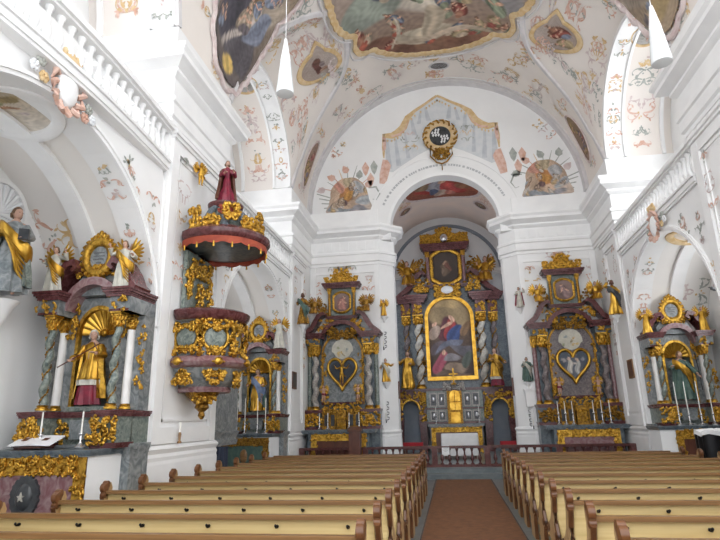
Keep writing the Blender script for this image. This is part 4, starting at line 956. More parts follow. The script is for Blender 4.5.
# table altar of the people, cloth and candles
t=thing('table_altar','low altar table with white cloth in front of the tabernacle, behind the rail','altar',(.2,22.2,.3)); boxm(t,'table_top','walnut',(-.66,.66,-.35,.35,.84,.9)); boxm(t,'leg','walnut',(-.6,-.5,-.3,.3,0,.84)); boxm(t,'leg','walnut',(.5,.6,-.3,.3,0,.84))
b=MB(); n=40
ring=lambda k,z,f:[( (.68+k+f*sin(j*1.9))*(max(-1,min(1,1.35*cos(2*PI*j/n)))),(.37+k+f*sin(j*2.3))*(max(-1,min(1,1.35*sin(2*PI*j/n)))),z) for j in range(n)]
b.rings([ring(0,.915,0),ring(.015,.9,0),ring(.02,.6,.01),ring(.03,.3,.02),ring(.03,.12,.02)],True,False); b.put(ring(0,.916,0),[tuple(range(n))]); o=b.build('altar_cloth','linen',None,True); o.location=(.2,22.2,.305); tag(o,'white linen cloth over the low table altar behind the centre of the rail','cloth')
for s,nm in ((-1,'left'),(1,'right')): 
    candle(.2+s*.95,25.5,1.54,.75,'tall candlestick at the %s end of the high altar table'%nm,'candlesticks on the high altar')
# ============================================================ PULPIT
def pulpit():
    cx,cy=-4.86,10.3; wx=-5.17-cx; t=thing('pulpit','hanging marble and gold pulpit with sounding board on the left pier','pulpit',(cx,cy,0))
    L=lambda prof,n=28,**k:MB().lathe(prof,n,(0,0,0),clip=wx,**k)
    L([(.30,2.42),(.5,2.46),(.62,2.6),(.72,2.78),(.76,2.85),(.70,2.9),(.66,3.1),(.66,3.7),(.74,3.74)]).build('body','grey',t,True)
    L([(.40,2.40),(.52,2.38),(.55,2.44),(.5,2.5)]).build('lower_moulding','pink',t,True)
    L([(.74,2.82),(.85,2.86),(.88,2.93),(.84,3.0),(.72,3.05),(.70,3.0)]).build('middle_moulding','pink',t,True)
    L([(.68,3.72),(.80,3.76),(.86,3.84),(.88,3.92),(.80,3.96),(.6,3.96),(.6,3.9)]).build('parapet_rim','red',t,True)
    MB().lathe([(.02,1.88),(.07,1.95),(.05,2.02),(.14,2.1),(.12,2.16),(.26,2.28),(.36,2.42),(.2,2.46)],20,clip=wx).build('pendant','goldd',t,True)
    def face(k,name,f):  # ornament group turned to face angle k (0 = towards the door side -y)
        g=MB(); X=Matrix.Rotation(k,4,'Z'); f(g,X); g.build(name,'gold',t,True)
    for i,k in enumerate((R(-8),R(42),R(92),R(130))):
        X=Matrix.Rotation(k,4,'Z')
        g=MB(); g.X=X
        if i in (0,1,2):
            n=30; P=[(.25*cos(2*PI*j/n),-.70+.06*abs(cos(2*PI*j/n)),3.40+.25*sin(2*PI*j/n)) for j in range(n+1)]; g.tube(P,.035,7,1,(0,1,0))
            gilt('',-.3,.3,3.56,3.72,-.68,60+i,12,.1,.024,True,mb=g,X=X); gilt('',-.34,-.27,3.15,3.6,-.66,64+i,5,.08,.02,mb=g,X=X); gilt('',.27,.34,3.15,3.6,-.66,68+i,5,.08,.02,mb=g,X=X); gilt('',-.25,.25,3.1,3.2,-.68,70+i,8,.08,.022,True,mb=g,X=X)
        gilt('',-.19,.19,2.54,2.76,-.66,73+i,12,.09,.024,True,mb=g,X=X); g.build('body_carving','gold',t,True)
        g=MB(); g.X=X; g.ell((0,-.90,2.93),(.09,.05,.08),9,6); g.tube([(-.12,-.88,2.92),(0,-.93,2.9),(.12,-.88,2.92)],.02,6); g.build('rosette','gold',t,True)
        if i<3:
            P=MB(); P.X=X; P.ell((0,-.665,3.40),(.21,.03,.21),18,8); P.build('panel_medallion','green',t,True)
    for k,nm in ((R(18),0),(R(67),1),(R(115),2)):
        X=Matrix.Rotation(k,4,'Z'); g=MB(); g.X=X; g.tube([(0,-.70,3.72),(0,-.84,3.6),(0,-.80,3.4),(0,-.72,3.2),(0,-.84,3.05)],[.05,.07,.05,.04,.05],8); gilt('',-.08,.08,3.1,3.7,-.76,80+nm,8,.08,.024,mb=g,X=X); g.build('corner_volute','gold',t,True)
    for k in range(3): pass
    g=MB(); X=Matrix.Rotation(R(40),4,'Z'); gilt('',-.2,.2,2.2,2.42,-.2,90,14,.07,.02,True,mb=g,X=Matrix.Rotation(R(35),4,'Z')); g.build('pendant_carving','gold',t,True)
    # back panel on the pier between body and canopy
    b=MB(); b.box(-.30,-.22,-.55,.55,3.96,5.2); b.build('back_board','green',t)
    X=Matrix.Translation((-.24,0,0))@Matrix.Rotation(R(90),4,'Z')
    g=MB(); gilt('',-.55,-.38,3.98,5.1,-.02,95,22,.14,.03,mb=g,X=X); gilt('',.38,.55,3.98,5.1,-.02,96,22,.14,.03,mb=g,X=X); gilt('',-.3,.3,4.75,5.1,-.02,97,14,.12,.03,True,mb=g,X=X); gilt('',-.12,.12,4.0,4.6,-.02,98,10,.1,.03,True,mb=g,X=X); g.build('back_carving','gold',t,True)
    # canopy
    ox=.30; Lc=lambda prof,n=32:MB().lathe(prof,n,(ox,0,0),clip=wx)
    Lc([(.0,5.34),(.8,5.32),(.90,5.36),(.97,5.44),(.97,5.52),(.88,5.58),(.82,5.62),(.0,5.64)]).build('canopy_cornice','red',t,True)
    b=MB(); n=72; top=[];bot=[]
    rs=[]
    for rr,zf in ((.88,0),(.9,1)):
        pass
    vs=[];fs=[]
    for j in range(n+1):
        a=2*PI*j/n; sc=abs(sin(a*8)); 
        for r_,z in ((.90,5.36),(.91,5.33),(.90,5.25-.05*sc),(.885,5.25-.05*sc),(.88,5.36)): vs.append((max(wx,ox+r_*cos(a)),r_*sin(a),z))
    for j in range(n):
        for k in range(4): fs.append((j*5+k,(j+1)*5+k,(j+1)*5+k+1,j*5+k+1))
    b.put(vs,fs); cl=b.build('valance','orange',t,True)
    g=MB()
    for j in range(16):
        a=2*PI*(j+.5)/16
        if ox+.9*cos(a)>wx+.03: g.tube([(ox+.9*cos(a),.9*sin(a),5.12),(ox+.9*cos(a),.9*sin(a),5.02)],[.018,.022],6)
    g.build('tassels','gold',cl,True) if False else None
    for j in range(16):
        a=2*PI*(j+.5)/16
        if ox+.9*cos(a)>wx+.03: MB().tube([(ox+.9*cos(a),.9*sin(a),5.24),(ox+.9*cos(a),.9*sin(a),5.13)],[.014,.022],6).build('tassel','gold',cl,True)
    MB().lathe([(.0,5.3),(.6,5.26),(.84,5.30),(.86,5.36)],28,(ox,0,0),clip=wx).build('canopy_ceiling','blue',t,True)
    for j in range(9):
        a=R(-115+230*j/8); X=Matrix.Translation((ox,0,0))@Matrix.Rotation(a+PI/2,4,'Z'); g=MB()
        gilt('',-.13,.13,5.62,6.05 if j%2==0 else 5.84,-.74,120+j,13,.12,.03,True,mb=g,X=X); g.build('canopy_carving','gold',t,True)
    for j in range(6):
        a=R(-110+220*j/5); b=MB(); P=[(ox+q*cos(a),q*sin(a),z) for q,z in ((.78,5.62),(.62,5.7),(.5,5.9),(.42,6.08),(.3,6.2),(.26,6.28))]
        b.tube(P,[.07,.09,.08,.07,.06,.05],7); b.build('canopy_volute','blue',t,True)
    Lc([(.5,5.62),(.42,5.8),(.3,6.1),(.28,6.2)]).build('canopy_dome','green',t,True)
    Lc([(.28,6.2),(.36,6.24),(.38,6.32),(.30,6.36),(.0,6.37)]).build('canopy_top','red',t,True)
    g=MB(); gilt('',-.2,.2,6.02,6.2,-.38,140,12,.09,.022,True,mb=g,X=Matrix.Translation((ox,0,0))@Matrix.Rotation(R(30),4,'Z')); g.build('canopy_carving','orange',t,True)
    return cx+ox,cy
pcx,pcy=pulpit()
figure('saint_statue','statue in dark red robe standing on top of the pulpit canopy','statue',(pcx,pcy,6.38),1.0,robe='cloakr',cloak='walnut',rh=(-.06,-.18,.66),lh=(.12,-.16,.72),turn=.3,rz=.5,beard=True,fat=.62)
figure('putto_statue','small gilded cherub fixed to the left pier above the pulpit','statue',(-5.0,9.95,6.7),.5,naked=True,robe='golds',skin='golds',hair='golds',wings='gold',hs=1.4,fat=1.3,rh=(-.3,-.1,.9),lh=(.25,-.15,.6),rz=.9)
# stair enclosure behind the pulpit with a navy curtain
t=thing('pulpit_stair_case','grey marble stair casing on the far side of the left pier below the pulpit','stair casing',(-5.72,12.5,0)); b=MB(); b.box(-.5,.42,-.7,.75,1.3,3.1); molded(b,-.5,.42,-.7,.75,1.3,.12,.03); molded(b,-.5,.42,-.7,.75,1.5,.12,.07); molded(b,-.5,.42,-.7,.75,1.72,.1,.04); b.build('casing','grey',t); boxm(t,'door_post','grey',(-.5,-.2,-.7,.75,0,1.3))
b=MB(); rs=[[((.21+.018*sin(9*a))*cos(a),(.21+.018*sin(9*a))*sin(a),z) for a in [2*PI*j/60 for j in range(60)]] for z in (0.0,.6,1.28)]; b.rings(rs); o=b.build('curtain','drape',None,True); o.location=(-5.37,12.35,.0); tag(o,'dark navy curtain hanging below the grey stair casing beside the left pier','curtain')
# ============================================================ PEWS
PY=[3.5+.93*i for i in range(12)]
def pew_end(sx,name='pew_end'):
    # side profile (y,z): curved carved end board, viewer side is -y
    P=[(.02,0),(.0,.28),(-.06,.36),(-.07,.46),(-.01,.56),(.0,.70),(-.05,.78),(-.09,.88),(-.07,1.0),(-.01,1.06),(.06,1.05),(.10,.98),(.08,.88),(.10,.80),(.17,.66),(.30,.56),(.42,.52),(.46,.44),(.40,.36),(.36,.22),(.42,.08),(.42,0)]
    b=MB(); vs=[(x,y,z) for x in (sx-.022,sx+.022) for y,z in P]; n=len(P)
    b.put(vs,[tuple(range(n)),tuple(range(2*n-1,n-1,-1))]+[(i,n+i,n+(i+1)%n,(i+1)%n) for i in range(n)]); return b
def make_pew(label,x0,x1,hooks):
    t=thing('church_pew',label,'pew',(0,0,0),0,'church pews'); 
    boxm(t,'back_board','pine',(x0+.03,x1-.03,.0,.025,.40,.93))
    b=MB(); b.box(x0+.03,x1-.03,-.055,.045,.925,.953); b.box(x0+.03,x1-.03,-.062,-.045,.915,.958); b.build('top_rail','oak',t)
    boxm(t,'lower_rail','oak',(x0+.03,x1-.03,-.012,.04,.34,.41))
    boxm(t,'seat','seat',(x0+.03,x1-.03,.02,.38,.43,.46)); boxm(t,'kneeler','seat',(x0+.03,x1-.03,-.2,-.06,.12,.16))
    for sx,s in ((x0,-1),(x1,1)):
        e=pew_end(sx).build('pew_end','pinee',t)
        b=MB(); 
        for (y,z,r) in ((-.055,.99,.062),(-.02,1.03,.05),(-.06,.90,.04),(-.03,.44,.045),(.41,.47,.05)): 
            b.lathe([(r*.6,-.036),(r,-.03),(r,.03),(r*.6,.036)],12); 
            k=len(b.v)-48; b.v[k:]=[(sx+q[2],y+q[0],z+q[1]) for q in b.v[k:]]
        # rib following the front edge
        b.tube([(sx,-.005,.05),(sx,-.012,.28),(sx,-.075,.38),(sx,-.08,.46),(sx,-.015,.57),(sx,-.01,.70),(sx,-.06,.79),(sx,-.10,.89)],.028,6)
        b.build('carved_edge','knob',t,True)
    n=hooks
    for i in range(n):
        x=x0+.28+(x1-x0-.56)*i/(n-1); b=MB(); b.lathe([(.016,0),(.016,.02)],8); b.v=[(x+p[0],-p[2]-.0,.85+p[1]) for p in b.v]; b.tube([(x,-.01,.85),(x,-.045,.845),(x,-.058,.858)],.009,6); b.ell((x,-.06,.865),(.014,.014,.014),6,4)
        b.build('coat_hook','iron',t,True)
    return t
pew={}
for k,(x0,x1,sd) in enumerate(((-4.72,-.74,'left'),(1.12,5.0,'right'))):
    for i,y in enumerate(PY):
        n=len(PY)-i; lab='yellow pine pew %s of the aisle, %s row from the altar rail'%(sd,ORD[n-1])
        if i==0: pew[k]=make_pew(lab,x0,x1,6); o=pew[k]
        else: o=copytree(pew[k]); o['label']=lab
        o.location=(0,y,0)
for k,(x0,x1,sd) in enumerate(((-4.72,-.74,'left'),(1.12,5.0,'right'))):
    t=thing('pew_front','brown panelled screen in front of the %s pews, nearest the altar rail'%sd,'pew screen',(0,PY[-1]+.8,0)); boxm(t,'board','oak',(x0,x1,0,.03,0,.9)); boxm(t,'top_rail','oak',(x0-.02,x1+.02,-.06,.06,.9,.94))
    boxm(t,'stile','walnut',*[(x0+.02+i*(x1-x0-.12)/5,x0+.10+i*(x1-x0-.12)/5,.028,.05,.02,.88) for i in range(6)])
# wooden platforms and carpet
for x0,x1,sd in ((-4.85,-.62,'left'),(1.0,5.15,'right')):
    o=MB().box(x0,x1,3.1,14.75,.0,.035).build('trim_4','step'); struct(o)
b=MB().box(-.62,1.0,1.6,17.55,.002,.022); o=b.build('aisle_carpet','carpet'); tag(o,'long rust brown carpet runner along the centre aisle','carpet')
for x in (-.64,.975): MB().box(x,x+.045,1.6,17.55,.002,.024).build('border','carpetedge',o)
# ============================================================ ALTAR RAIL
t=thing('altar_rail','dark red marble balustrade rail across the front of the choir','altar rail',(0,18.5,.3))
xr=(-5.15,5.45); gx=(-.66,1.0)
for a,c in ((xr[0],gx[0]),(gx[0],gx[1]),(gx[1],xr[1])):
    b=MB(); molded(b,a+.05,c-.05,-.11,.11,.56,.08,.03); b.build('hand_rail','railm',t); boxm(t,'plinth','railm',(a,c,-.12,.12,0,.08))
for x in (xr[0]+.1,-2.9,gx[0],gx[1],3.2,xr[1]-.1): boxm(t,'post','railm',(x-.09,x+.09,-.13,.13,.07,.62))
bb=MB().lathe(balprof(.48,.062),10).build('baluster','railm',t,True); first=True; posts=(xr[0]+.1,-2.9,gx[0],gx[1],3.2,xr[1]-.1)
for a,c in zip(posts[:-1],posts[1:]):
    n=max(2,int(round((c-a)/.235))-1)
    for i in range(n):
        o=bb if first else bb.copy()
        if not first: COL.objects.link(o)
        first=False; o.parent=t; o.location=(a+(c-a)*(i+1)/(n+1),0,.08)
o=MB().box(-.12,.12,-.004,.0,-.14,.14).build('paper_notice','paper'); o.location=(-.30,18.375,.82); tag(o,'white paper notice taped to the centre of the altar rail','notice')
b=MB()
for k,(z,w) in enumerate(((.09,.13),(.06,.16),(.03,.10),(-.01,.15),(-.05,.08))): b.box(-w/2,w/2,-.006,-.004,z,z+.006)
l=b.build('faint_lettering','ink',o)
# ============================================================ SMALL THINGS AROUND THE CHOIR
t=thing('lectern','dark brown wooden lectern standing before the left heart altar','lectern',(-3.15,17.92,.15)); boxm(t,'body','walnut',(-.18,.18,-.16,.16,0,1.35)); b=MB(); b.put([(-.22,-.2,1.33),(.22,-.2,1.33),(.22,.2,1.45),(-.22,.2,1.45),(-.22,-.2,1.3),(.22,-.2,1.3),(.22,.2,1.3),(-.22,.2,1.3)],[(0,1,2,3),(4,7,6,5),(0,4,5,1),(1,5,6,2),(2,6,7,3),(3,7,4,0)]); b.build('reading_desk','walnut',t); boxm(t,'foot','walnut',(-.22,.22,-.2,.2,0,.08))
for x,lab in ((-1.6,'red velvet cushion bench left behind the rail, before the left passage door'),(2.1,'red velvet bench right behind the rail, near the right passage door')):
    t=thing('bench',lab,'bench',(x,21.9,.3)); boxm(t,'seat_cushion','redcloth',(-.4,.4,-.18,.18,.42,.62)); boxm(t,'bench_frame','walnut',(-.4,.4,-.16,.16,.36,.42)); boxm(t,'leg','walnut',(-.38,-.3,-.16,.16,0,.36)); boxm(t,'leg','walnut',(.3,.38,-.16,.16,0,.36))
for X,Yp,s,lab in ((AX-HW+.06,17.7,1,'narrow dark framed plaque on the white wall beside the left heart altar'),(AX+HW-.06,17.75,-1,'narrow brown framed plaque on the white wall beside the right heart altar')):
    t=thing('wall_plaque',lab,'plaque',(X,Yp,3.12)); b=MB(); b.box(-.03,.03,-.24,.24,-.28,.28); b.build('frame','walnut' if s>0 else 'oak',t); boxm(t,'panel','black' if s>0 else 'walnut',(*sorted((s*.03,s*.036)),-.19,.19,-.23,.23))
for x,lab in ((AX-2.1+.0,'narrow dark board on the left jamb of the choir arch'),(AX+2.1,'narrow dark board on the right jamb of the choir arch')):
    o=MB().box(-.03,.03,-.1,.1,-.32,.32).build('notice_board','walnut'); o.location=(x+(-.02 if x>0 else .02),20.7,2.85); tag(o,lab,'board')
# saints on the choir piers, on brackets, iron wall candle arms
def bracket(x,y,z,lab,dy=-.0): o=MB().lathe([(.02,-.22),(.06,-.16),(.08,-.08),(.15,-.03),(.16,0)],14).build('wall_bracket','trimw',None,True); o.location=(x,y,z); tag(o,lab,'bracket'); return o
for x,z,H,lab,k in ((-2.32,5.55,.62,'small winged gold figure above the left choir pier, right of the heart altar',dict(robe='golds',wings='gold')),(-2.32,3.1,.85,'gold statuette with outstretched arm half way up the left choir pier',dict(robe='golds',robe2='cloakw',rh=(-.2,-.1,.6),lh=(.34,-.12,.75))),
   (2.66,5.6,.75,'small crimson and white statuette high on the right choir pier',dict(robe='cloakw',cloak='cloakr',rh=(-.1,-.2,.66),lh=(.2,-.1,.9))),(2.68,2.95,.85,'small dark green statuette on the bracket of the right choir pier',dict(robe='cloakg',robe2='cream',cloak='cloakg'))):
    figure('statuette',lab,'statue',(x,19.93,z),H,**k); bracket(x,20.04,z-.005,'white bracket under the '+lab.split(',')[0])
for side,x,y,z,lab,k in ((-1,-4.9,17.85,5.0,'slender gold and black figure on the left pier beside the heart altar',dict(robe='goldd',skin='walnut',robe2='cloakg')),(1,5.18,17.55,4.75,'slender gold and black saint on the right pier beside the heart altar',dict(robe='golds',skin='walnut',robe2='black'))):
    figure('statuette',lab,'statue',(x,y,z),1.1,rh=(-.12,-.12,.95 if side>0 else .7),lh=(.10,-.14,.66),fat=.7,**k); bracket(x,y,z-.005,'white bracket under the '+lab.split(' on')[0])
def sconce(x,y,z,h,lab,m='iron'):
    t=thing('wall_candle_holder',lab,'candle holder',(x,y,z)); b=MB()
    b.box(-.02,.02,-.0,.03,0,h); 
    for k in range(4): b.tube([(0,0,h*(.15+.22*k)),(-.09,-.05,h*(.2+.22*k)),(-.1,-.05,h*(.28+.22*k)),(-.03,-.02,h*(.3+.22*k))],.014,5); b.tube([(0,0,h*(.15+.22*k)),(.09,-.05,h*(.2+.22*k)),(.1,-.05,h*(.28+.22*k)),(.03,-.02,h*(.3+.22*k))],.014,5)
    b.tube([(0,0,h*.1),(0,-.18,h*.05),(0,-.22,h*.2)],.016,6); b.build('iron_scroll',m,t); MB().lathe([(.02,0),(.02,.22)],8,(0,-.22,h*.2)).build('candle','wax',t)
sconce(-2.36,20.1,4.25,.75,'black wrought iron candle holder on the left choir pier, upper one')
sconce(-2.36,20.1,1.65,.8,'black wrought iron candle holder low on the left choir pier')
sconce(2.7,20.1,1.35,.7,'black wrought iron candle holder low on the right choir pier')
t=thing('poor_box','small white figured niche box on the right choir pier under the green statuette','box',(2.7,20.05,2.12)); b=MB(); b.box(-.16,.16,-.14,.06,0,.55); molded(b,-.16,.16,-.14,.06,.5,.1,.04); b.build('box','trimw',t)
# candlesticks
def row(xs,y,z,h,what,**k):
    n=len(xs)
    for i,x in enumerate(xs):
        pos=['leftmost','second from left','second from right','rightmost'][i] if n==4 else (['leftmost','second from left','third from left','third from right','second from right','rightmost'][i] if n==6 else ['left','right'][i])
        candle(x,y,z,h,'%s of the %s'%(pos,what),'candlesticks: '+what,**k)
row([-4.6,-4.3,-3.55,-3.2],19.05,1.51,.55,'candlesticks on the left heart altar')
row([3.4,3.62,3.85,4.5,4.75,5.0],19.05,1.51,.75,'candlesticks on the right heart altar')
row([-6.5,-6.25,-5.85,-5.6],16.25,1.47,1.05,'tall white candles behind the pulpit, left side chapel altar',wax=.72)
row([6.0,6.25,6.55,6.85],16.25,1.47,1.15,'tall thin white candles on the right chapel altar',wax=.75)
row([-6.35,-5.65],7.85,1.48,.55,'thin candlesticks on the near left chapel altar',wax=.6)
# open book / leaflets on near altar
t=thing('open_book','open white book with pictures lying tilted on the near left altar','book',(-6.35,7.78,1.54),.0)
b=MB(); b.put([(-.36,-.16,.0),(0,-.16,.02),(.0,.16,.14),(-.36,.16,.13),(-.36,-.16,-.012),(0,-.16,-.0),(0,.16,.12),(-.36,.16,.11)],[(0,1,2,3),(4,7,6,5),(0,4,5,1),(1,5,6,2),(2,6,7,3),(3,7,4,0)]); b.build('page','paper',t)
b=MB(); b.put([(.36,-.16,.0),(0,-.16,.02),(.0,.16,.14),(.36,.16,.13),(.36,-.16,-.012),(0,-.16,-.0),(0,.16,.12),(.36,.16,.11)],[(3,2,1,0),(5,6,7,4),(1,5,4,0),(2,6,5,1),(3,7,6,2),(0,4,7,3)]); b.build('page','paper',t)
for x in (-.2,.15): b=MB(); b.put([(x-.05,-.03,.066),(x+.05,-.03,.066),(x+.05,.06,.103),(x-.05,.06,.103)],[(0,1,2,3)]); b.build('picture','walnut',t)
boxm(t,'book_rest','walnut',(-.2,.2,-.12,.14,-.04,-.015))
# saint in the wall niche, far left
t=struct(MB().strip([(-.5,4.0)]+[(-.5*cos(PI*i/20),5.35+.5*sin(PI*i/20)) for i in range(21)]+[(.5,4.0)],.08,-.06,.02).build('trim_5','trimw')); t.location=(AX-XO,7.42,0); t.rotation_euler=(0,0,R(90))
b=MB()
for i in range(9): b.tube([(-.44*cos(R(15+i*18.7)),-.03,5.35+.44*sin(R(15+i*18.7))),(0,-.01,5.3)],[.045,.01],6)
for i in range(7): b.box(-.43,.43,-.03,.01,5.24-i*.18,5.27-i*.18)
MB.build1(b,'niche_back','panel',t)
figure('saint_statue','saint in gold and grey robe holding a black book, at the far left edge','statue',(-6.95,7.4,3.84),1.48,robe='grey',robe2='golds',cloak='green',rh=(-.14,-.2,.62),lh=(.15,-.2,.62),turn=.9,fat=.95,rz=.45,book=((.17,-.24,.60),'black'))
b=MB().lathe([(.05,-.4),(.12,-.3),(.2,-.1),(.28,0)],16).build('wall_bracket','trimw',None,True); b.location=(-7.02,7.4,3.76); tag(b,'white bracket under the saint with the black book, far left','bracket')
o=MB().box(-.03,.03,-.12,.12,-.2,.2).build('framed_picture','oak'); o.location=(AX-XO+.04,7.32,3.38); tag(o,'small brown framed picture at the left edge beside the near altar','picture')
# small candle figure on the pier plinth and dark wreath at right edge
t=thing('candle_lantern','slim brown and white candle standing on the left pier plinth','candle',(-5.09,9.92,1.455)); MB().lathe([(.04,0),(.045,.02),(.02,.05),(.03,.16),(.02,.2)],10).build('holder','oak',t,True); MB().lathe([(.018,.2),(.018,.38)],8).build('candle','wax',t)
figure('statuette','dark bronze figure with raised arm at the right edge above the right chapel','statue',(6.75,14.2,4.1),.8,robe='black',skin='black',hair='black',rh=(-.4,-.1,.8),lh=(.2,-.15,.6)); bracket(6.75,14.2,4.09,'white bracket under the dark bronze figure at the right edge')
t=thing('covered_stand','black cloth covered stand with a white cloth on top, right edge','stand',(5.95,14.0,0)); b=MB(); rs=[[((.42+.02*sin(11*a))*max(-1,min(1,1.3*cos(a))),(.3+.02*sin(9*a))*max(-1,min(1,1.3*sin(a))),z) for a in [2*PI*j/60 for j in range(60)]] for z in (0,.7,1.36)]; b.rings(rs); b.build('black_cover','iron',t,True)
b=MB(); rs=[[((k+.02*sin(7*a))*max(-1,min(1,1.3*cos(a))),(k*.72)*max(-1,min(1,1.3*sin(a))),z+.03*sin(5*a)) for a in [2*PI*j/40 for j in range(40)]] for k,z in ((.46,1.30),(.45,1.39),(.1,1.42))]; b.rings(rs,True,True); b.build('white_cloth','linen',t,True)
# ============================================================ HANGING LAMPS
for x,y,zb,zt,lab in ((-2.86,9.0,8.02,9.32,'white cone pendant lamp hanging at the upper left of the nave'),(4.05,9.0,7.74,8.98,'white cone pendant lamp hanging at the upper right of the nave')):
    t=thing('pendant_lamp',lab,'lamp',(x,y,zb)); h=zt-zb
    MB().lathe([(.015,h),(.03,h-.02),(.10,h*.62),(.105,h*.58)],24).build('upper_shade','trimw',t,True)
    MB().lathe([(.105,h*.58),(.175,.06),(.17,.02),(.10,.0),(.0,.0)],24).build('glass_shade','lampg',t,True)
    MB().tube([(0,0,h-.01),(0,0,14.3-zb)],.008,6).build('cord','linen',t)
# ============================================================ VAULT PAINTINGS
PALM=[(.42,.12,.08),(.30,.09,.07),(.30,.34,.24),(.46,.36,.22),(.22,.24,.30),(.50,.40,.30),(.36,.18,.12),(.24,.26,.18)]
def mirrored(p): return p+[(-u,v) for u,v in p if abs(u)>1e-6]
t=thing('ceiling_fresco','great lobed ceiling fresco with golden frame in the middle of the nave vault','fresco',(0,0,0))
out=mirrored([(0,-3.95),(.8,-3.85),(1.55,-3.45),(2.05,-2.95),(2.2,-2.75),(2.45,-2.8),(2.75,-2.55),(2.8,-2.1),(2.65,-1.75),(2.95,-1.5),(3.2,-1.0),(3.25,0),(3.2,1.0),(2.95,1.5),(2.65,1.75),(2.8,2.1),(2.75,2.55),(2.2,2.75),(1.55,3.45),(.8,3.85),(0,3.95)])
rf=outline_fn(out); S=S_navex(13.75,0)
figs=[(0,.1,.62,.5,0,(.58,.52,.44)),(0,.3,.3,.3,0,(.68,.62,.48)),(-.5,-.25,.3,.2,.3,(.30,.33,.28)),(.55,-.2,.3,.2,-.3,(.32,.30,.30)),(0,-.93,.75,.14,0,(.22,.12,.08)),(-.45,-.8,.35,.12,-.3,(.20,.10,.07)),(.5,-.78,.35,.14,.3,(.24,.12,.08)),(-.1,-.72,.28,.1,.0,(.50,.42,.32)),(-.1,-.66,.2,.05,0,(.60,.52,.40))]
figs+=figset(4,22,(-.74,.74,-.84,-.45),.085,PALM)+figset(5,26,(-.66,.66,-.4,.75),.09,PALM)+[(-.36,-.66,.02,.2,0,(.55,.48,.38)),(-.02,-.55,.1,.2,0,(.48,.40,.30)),(.1,-.75,.5,.03,.1,(.52,.42,.32))]
disc_picture('painting',S,rf,110,300,painter(2,((.26,.17,.12),(.44,.38,.34)),figs,.10),.07,'fresco',t)
ring_frame('gold_frame',S,rf,220,.26,.06,'pochre',t,.05,1.02,.05,60)
ring_frame('outer_stucco_frame',S,rf,220,.07,.07,'rib',t,.01,1.115)
for side,nm in ((-1,'left'),(1,'right')):
    t=thing('ceiling_fresco','large dark fresco of figures on the %s side of the vault above the near pier'%nm,'fresco',(0,0,0)); S=S_nave(11.3,side*5.6)
    base=mirrored([(0,-2.5),(.5,-2.35),(.85,-1.9),(1.1,-1.4),(1.25,-.7),(1.2,.3),(1.35,1.0),(1.1,1.7),(.6,2.1),(0,2.3)]); base=[(u,v*(-side)) for u,v in base] if side<0 else base
    base=[(u,-v) for u,v in base] if side>0 else base; rf=outline_fn(base)
    figs=[(-.1,.5,.4,.3,.2,(.40,.30,.16)),(.2,.2,.35,.3,0,(.36,.30,.24)),(-.2,-.3,.3,.35,.3,(.07,.065,.08)),(.1,-.55,.3,.3,0,(.10,.09,.10)),(.25,-.2,.1,.35,-.6,(.20,.22,.28)),(0,-.35,.06,.4,-.6,(.48,.42,.38)),(-.05,-.85,.14,.1,0,(.6,.42,.14))]+figset(30+side,14,(-.38,.38,-.6,.75),.11,[(.3,.2,.12),(.14,.12,.13),(.36,.3,.22),(.22,.25,.32),(.42,.34,.26)])
    disc_picture('painting',S,rf,60,150,painter(6+side,((.12,.10,.10),(.34,.26,.18)),figs,.12),.07,'fresco',t)
    ring_frame('stucco_frame',S,rf,110,.16,.09,'pmauve',t,.02,1.05,.10,22)
    t=thing('ceiling_fresco','small pear-shaped fresco in gilt frame on the %s vault lunette'%nm,'fresco',(0,0,0)); S=(lambda u,v,off=0,side=side:lun(side,14.5,.615+u*.055/.5,.6+v*.27/.5,off))
    q=outline_fn([(.5*cos(a),.5*sin(a)) for a in [2*PI*i/16 for i in range(16) if i not in(8,7,9)]]+[(-.78,0),(-.5,.16),(-.5,-.16)]) if True else None
    disc_picture('painting',S,q,20,60,painter(40+side,((.34,.26,.22),(.50,.44,.40)),[(0,-.1,.35,.1,.2,(.14,.06,.05)),(-.3,-.05,.2,.12,.2,(.16,.08,.06)),(.2,.1,.1,.14,0,(.4,.26,.2)),(-.1,.1,.12,.1,0,(.25,.2,.2))] if side<0 else figset(44,4,(-.4,.3,-.3,.2),.28,PALM),.08),.03,'fresco',t)
    ring_frame('gilt_frame',S,q,60,.13,.05,'pochre',t,.02,1.1)
    t=thing('ceiling_fresco','narrow dark fresco on the %s vault spandrel next to the choir wall'%nm,'fresco',(0,0,0)); S=S_nave(18.75,side*6.75)
    disc_picture('painting',S,lambda p:1/math.sqrt((cos(p)/.36)**2+(sin(p)/.95)**2),20,50,painter(50+side,((.24,.17,.10),(.30,.2,.16)),figset(53+side,5,(-.2,.2,-.7,.6),.22,[(.3,.1,.1),(.35,.25,.12),(.2,.16,.2)]),.12),.03,'fresco',t)
    ring_frame('painted_frame',S,lambda p:1/math.sqrt((cos(p)/.36)**2+(sin(p)/.95)**2),50,.07,.04,'pmauve',t,.02,1.08)
    t=thing('ceiling_fresco','small framed fresco on the %s gallery vault above the balustrade'%nm,'fresco',(0,0,0)); S=S_barrel(side,14.5,2.8,SPR,.95,.3)
    disc_picture('painting',S,lambda p:.42,12,40,painter(60+side,((.16,.17,.14),(.40,.38,.36)),figset(63+side,3,(-.3,.3,-.4,.2),.3,[(.2,.22,.2),(.3,.25,.15)]),.1),.03,'fresco',t)
    ring_frame('gilt_frame',S,lambda p:.42,40,.09,.05,'pochre',t,.02,1.1)
    t=thing('ceiling_fresco','round landscape fresco in white frame on the %s chapel vault'%nm if side<0 else 'round fresco in gilt frame on the vault of the right chapel','fresco',(0,0,0)); yc=6.1 if side<0 else 14.5; S=S_barrel(side,yc,2.82,3.5,.95 if side<0 else 1.1,-.1)
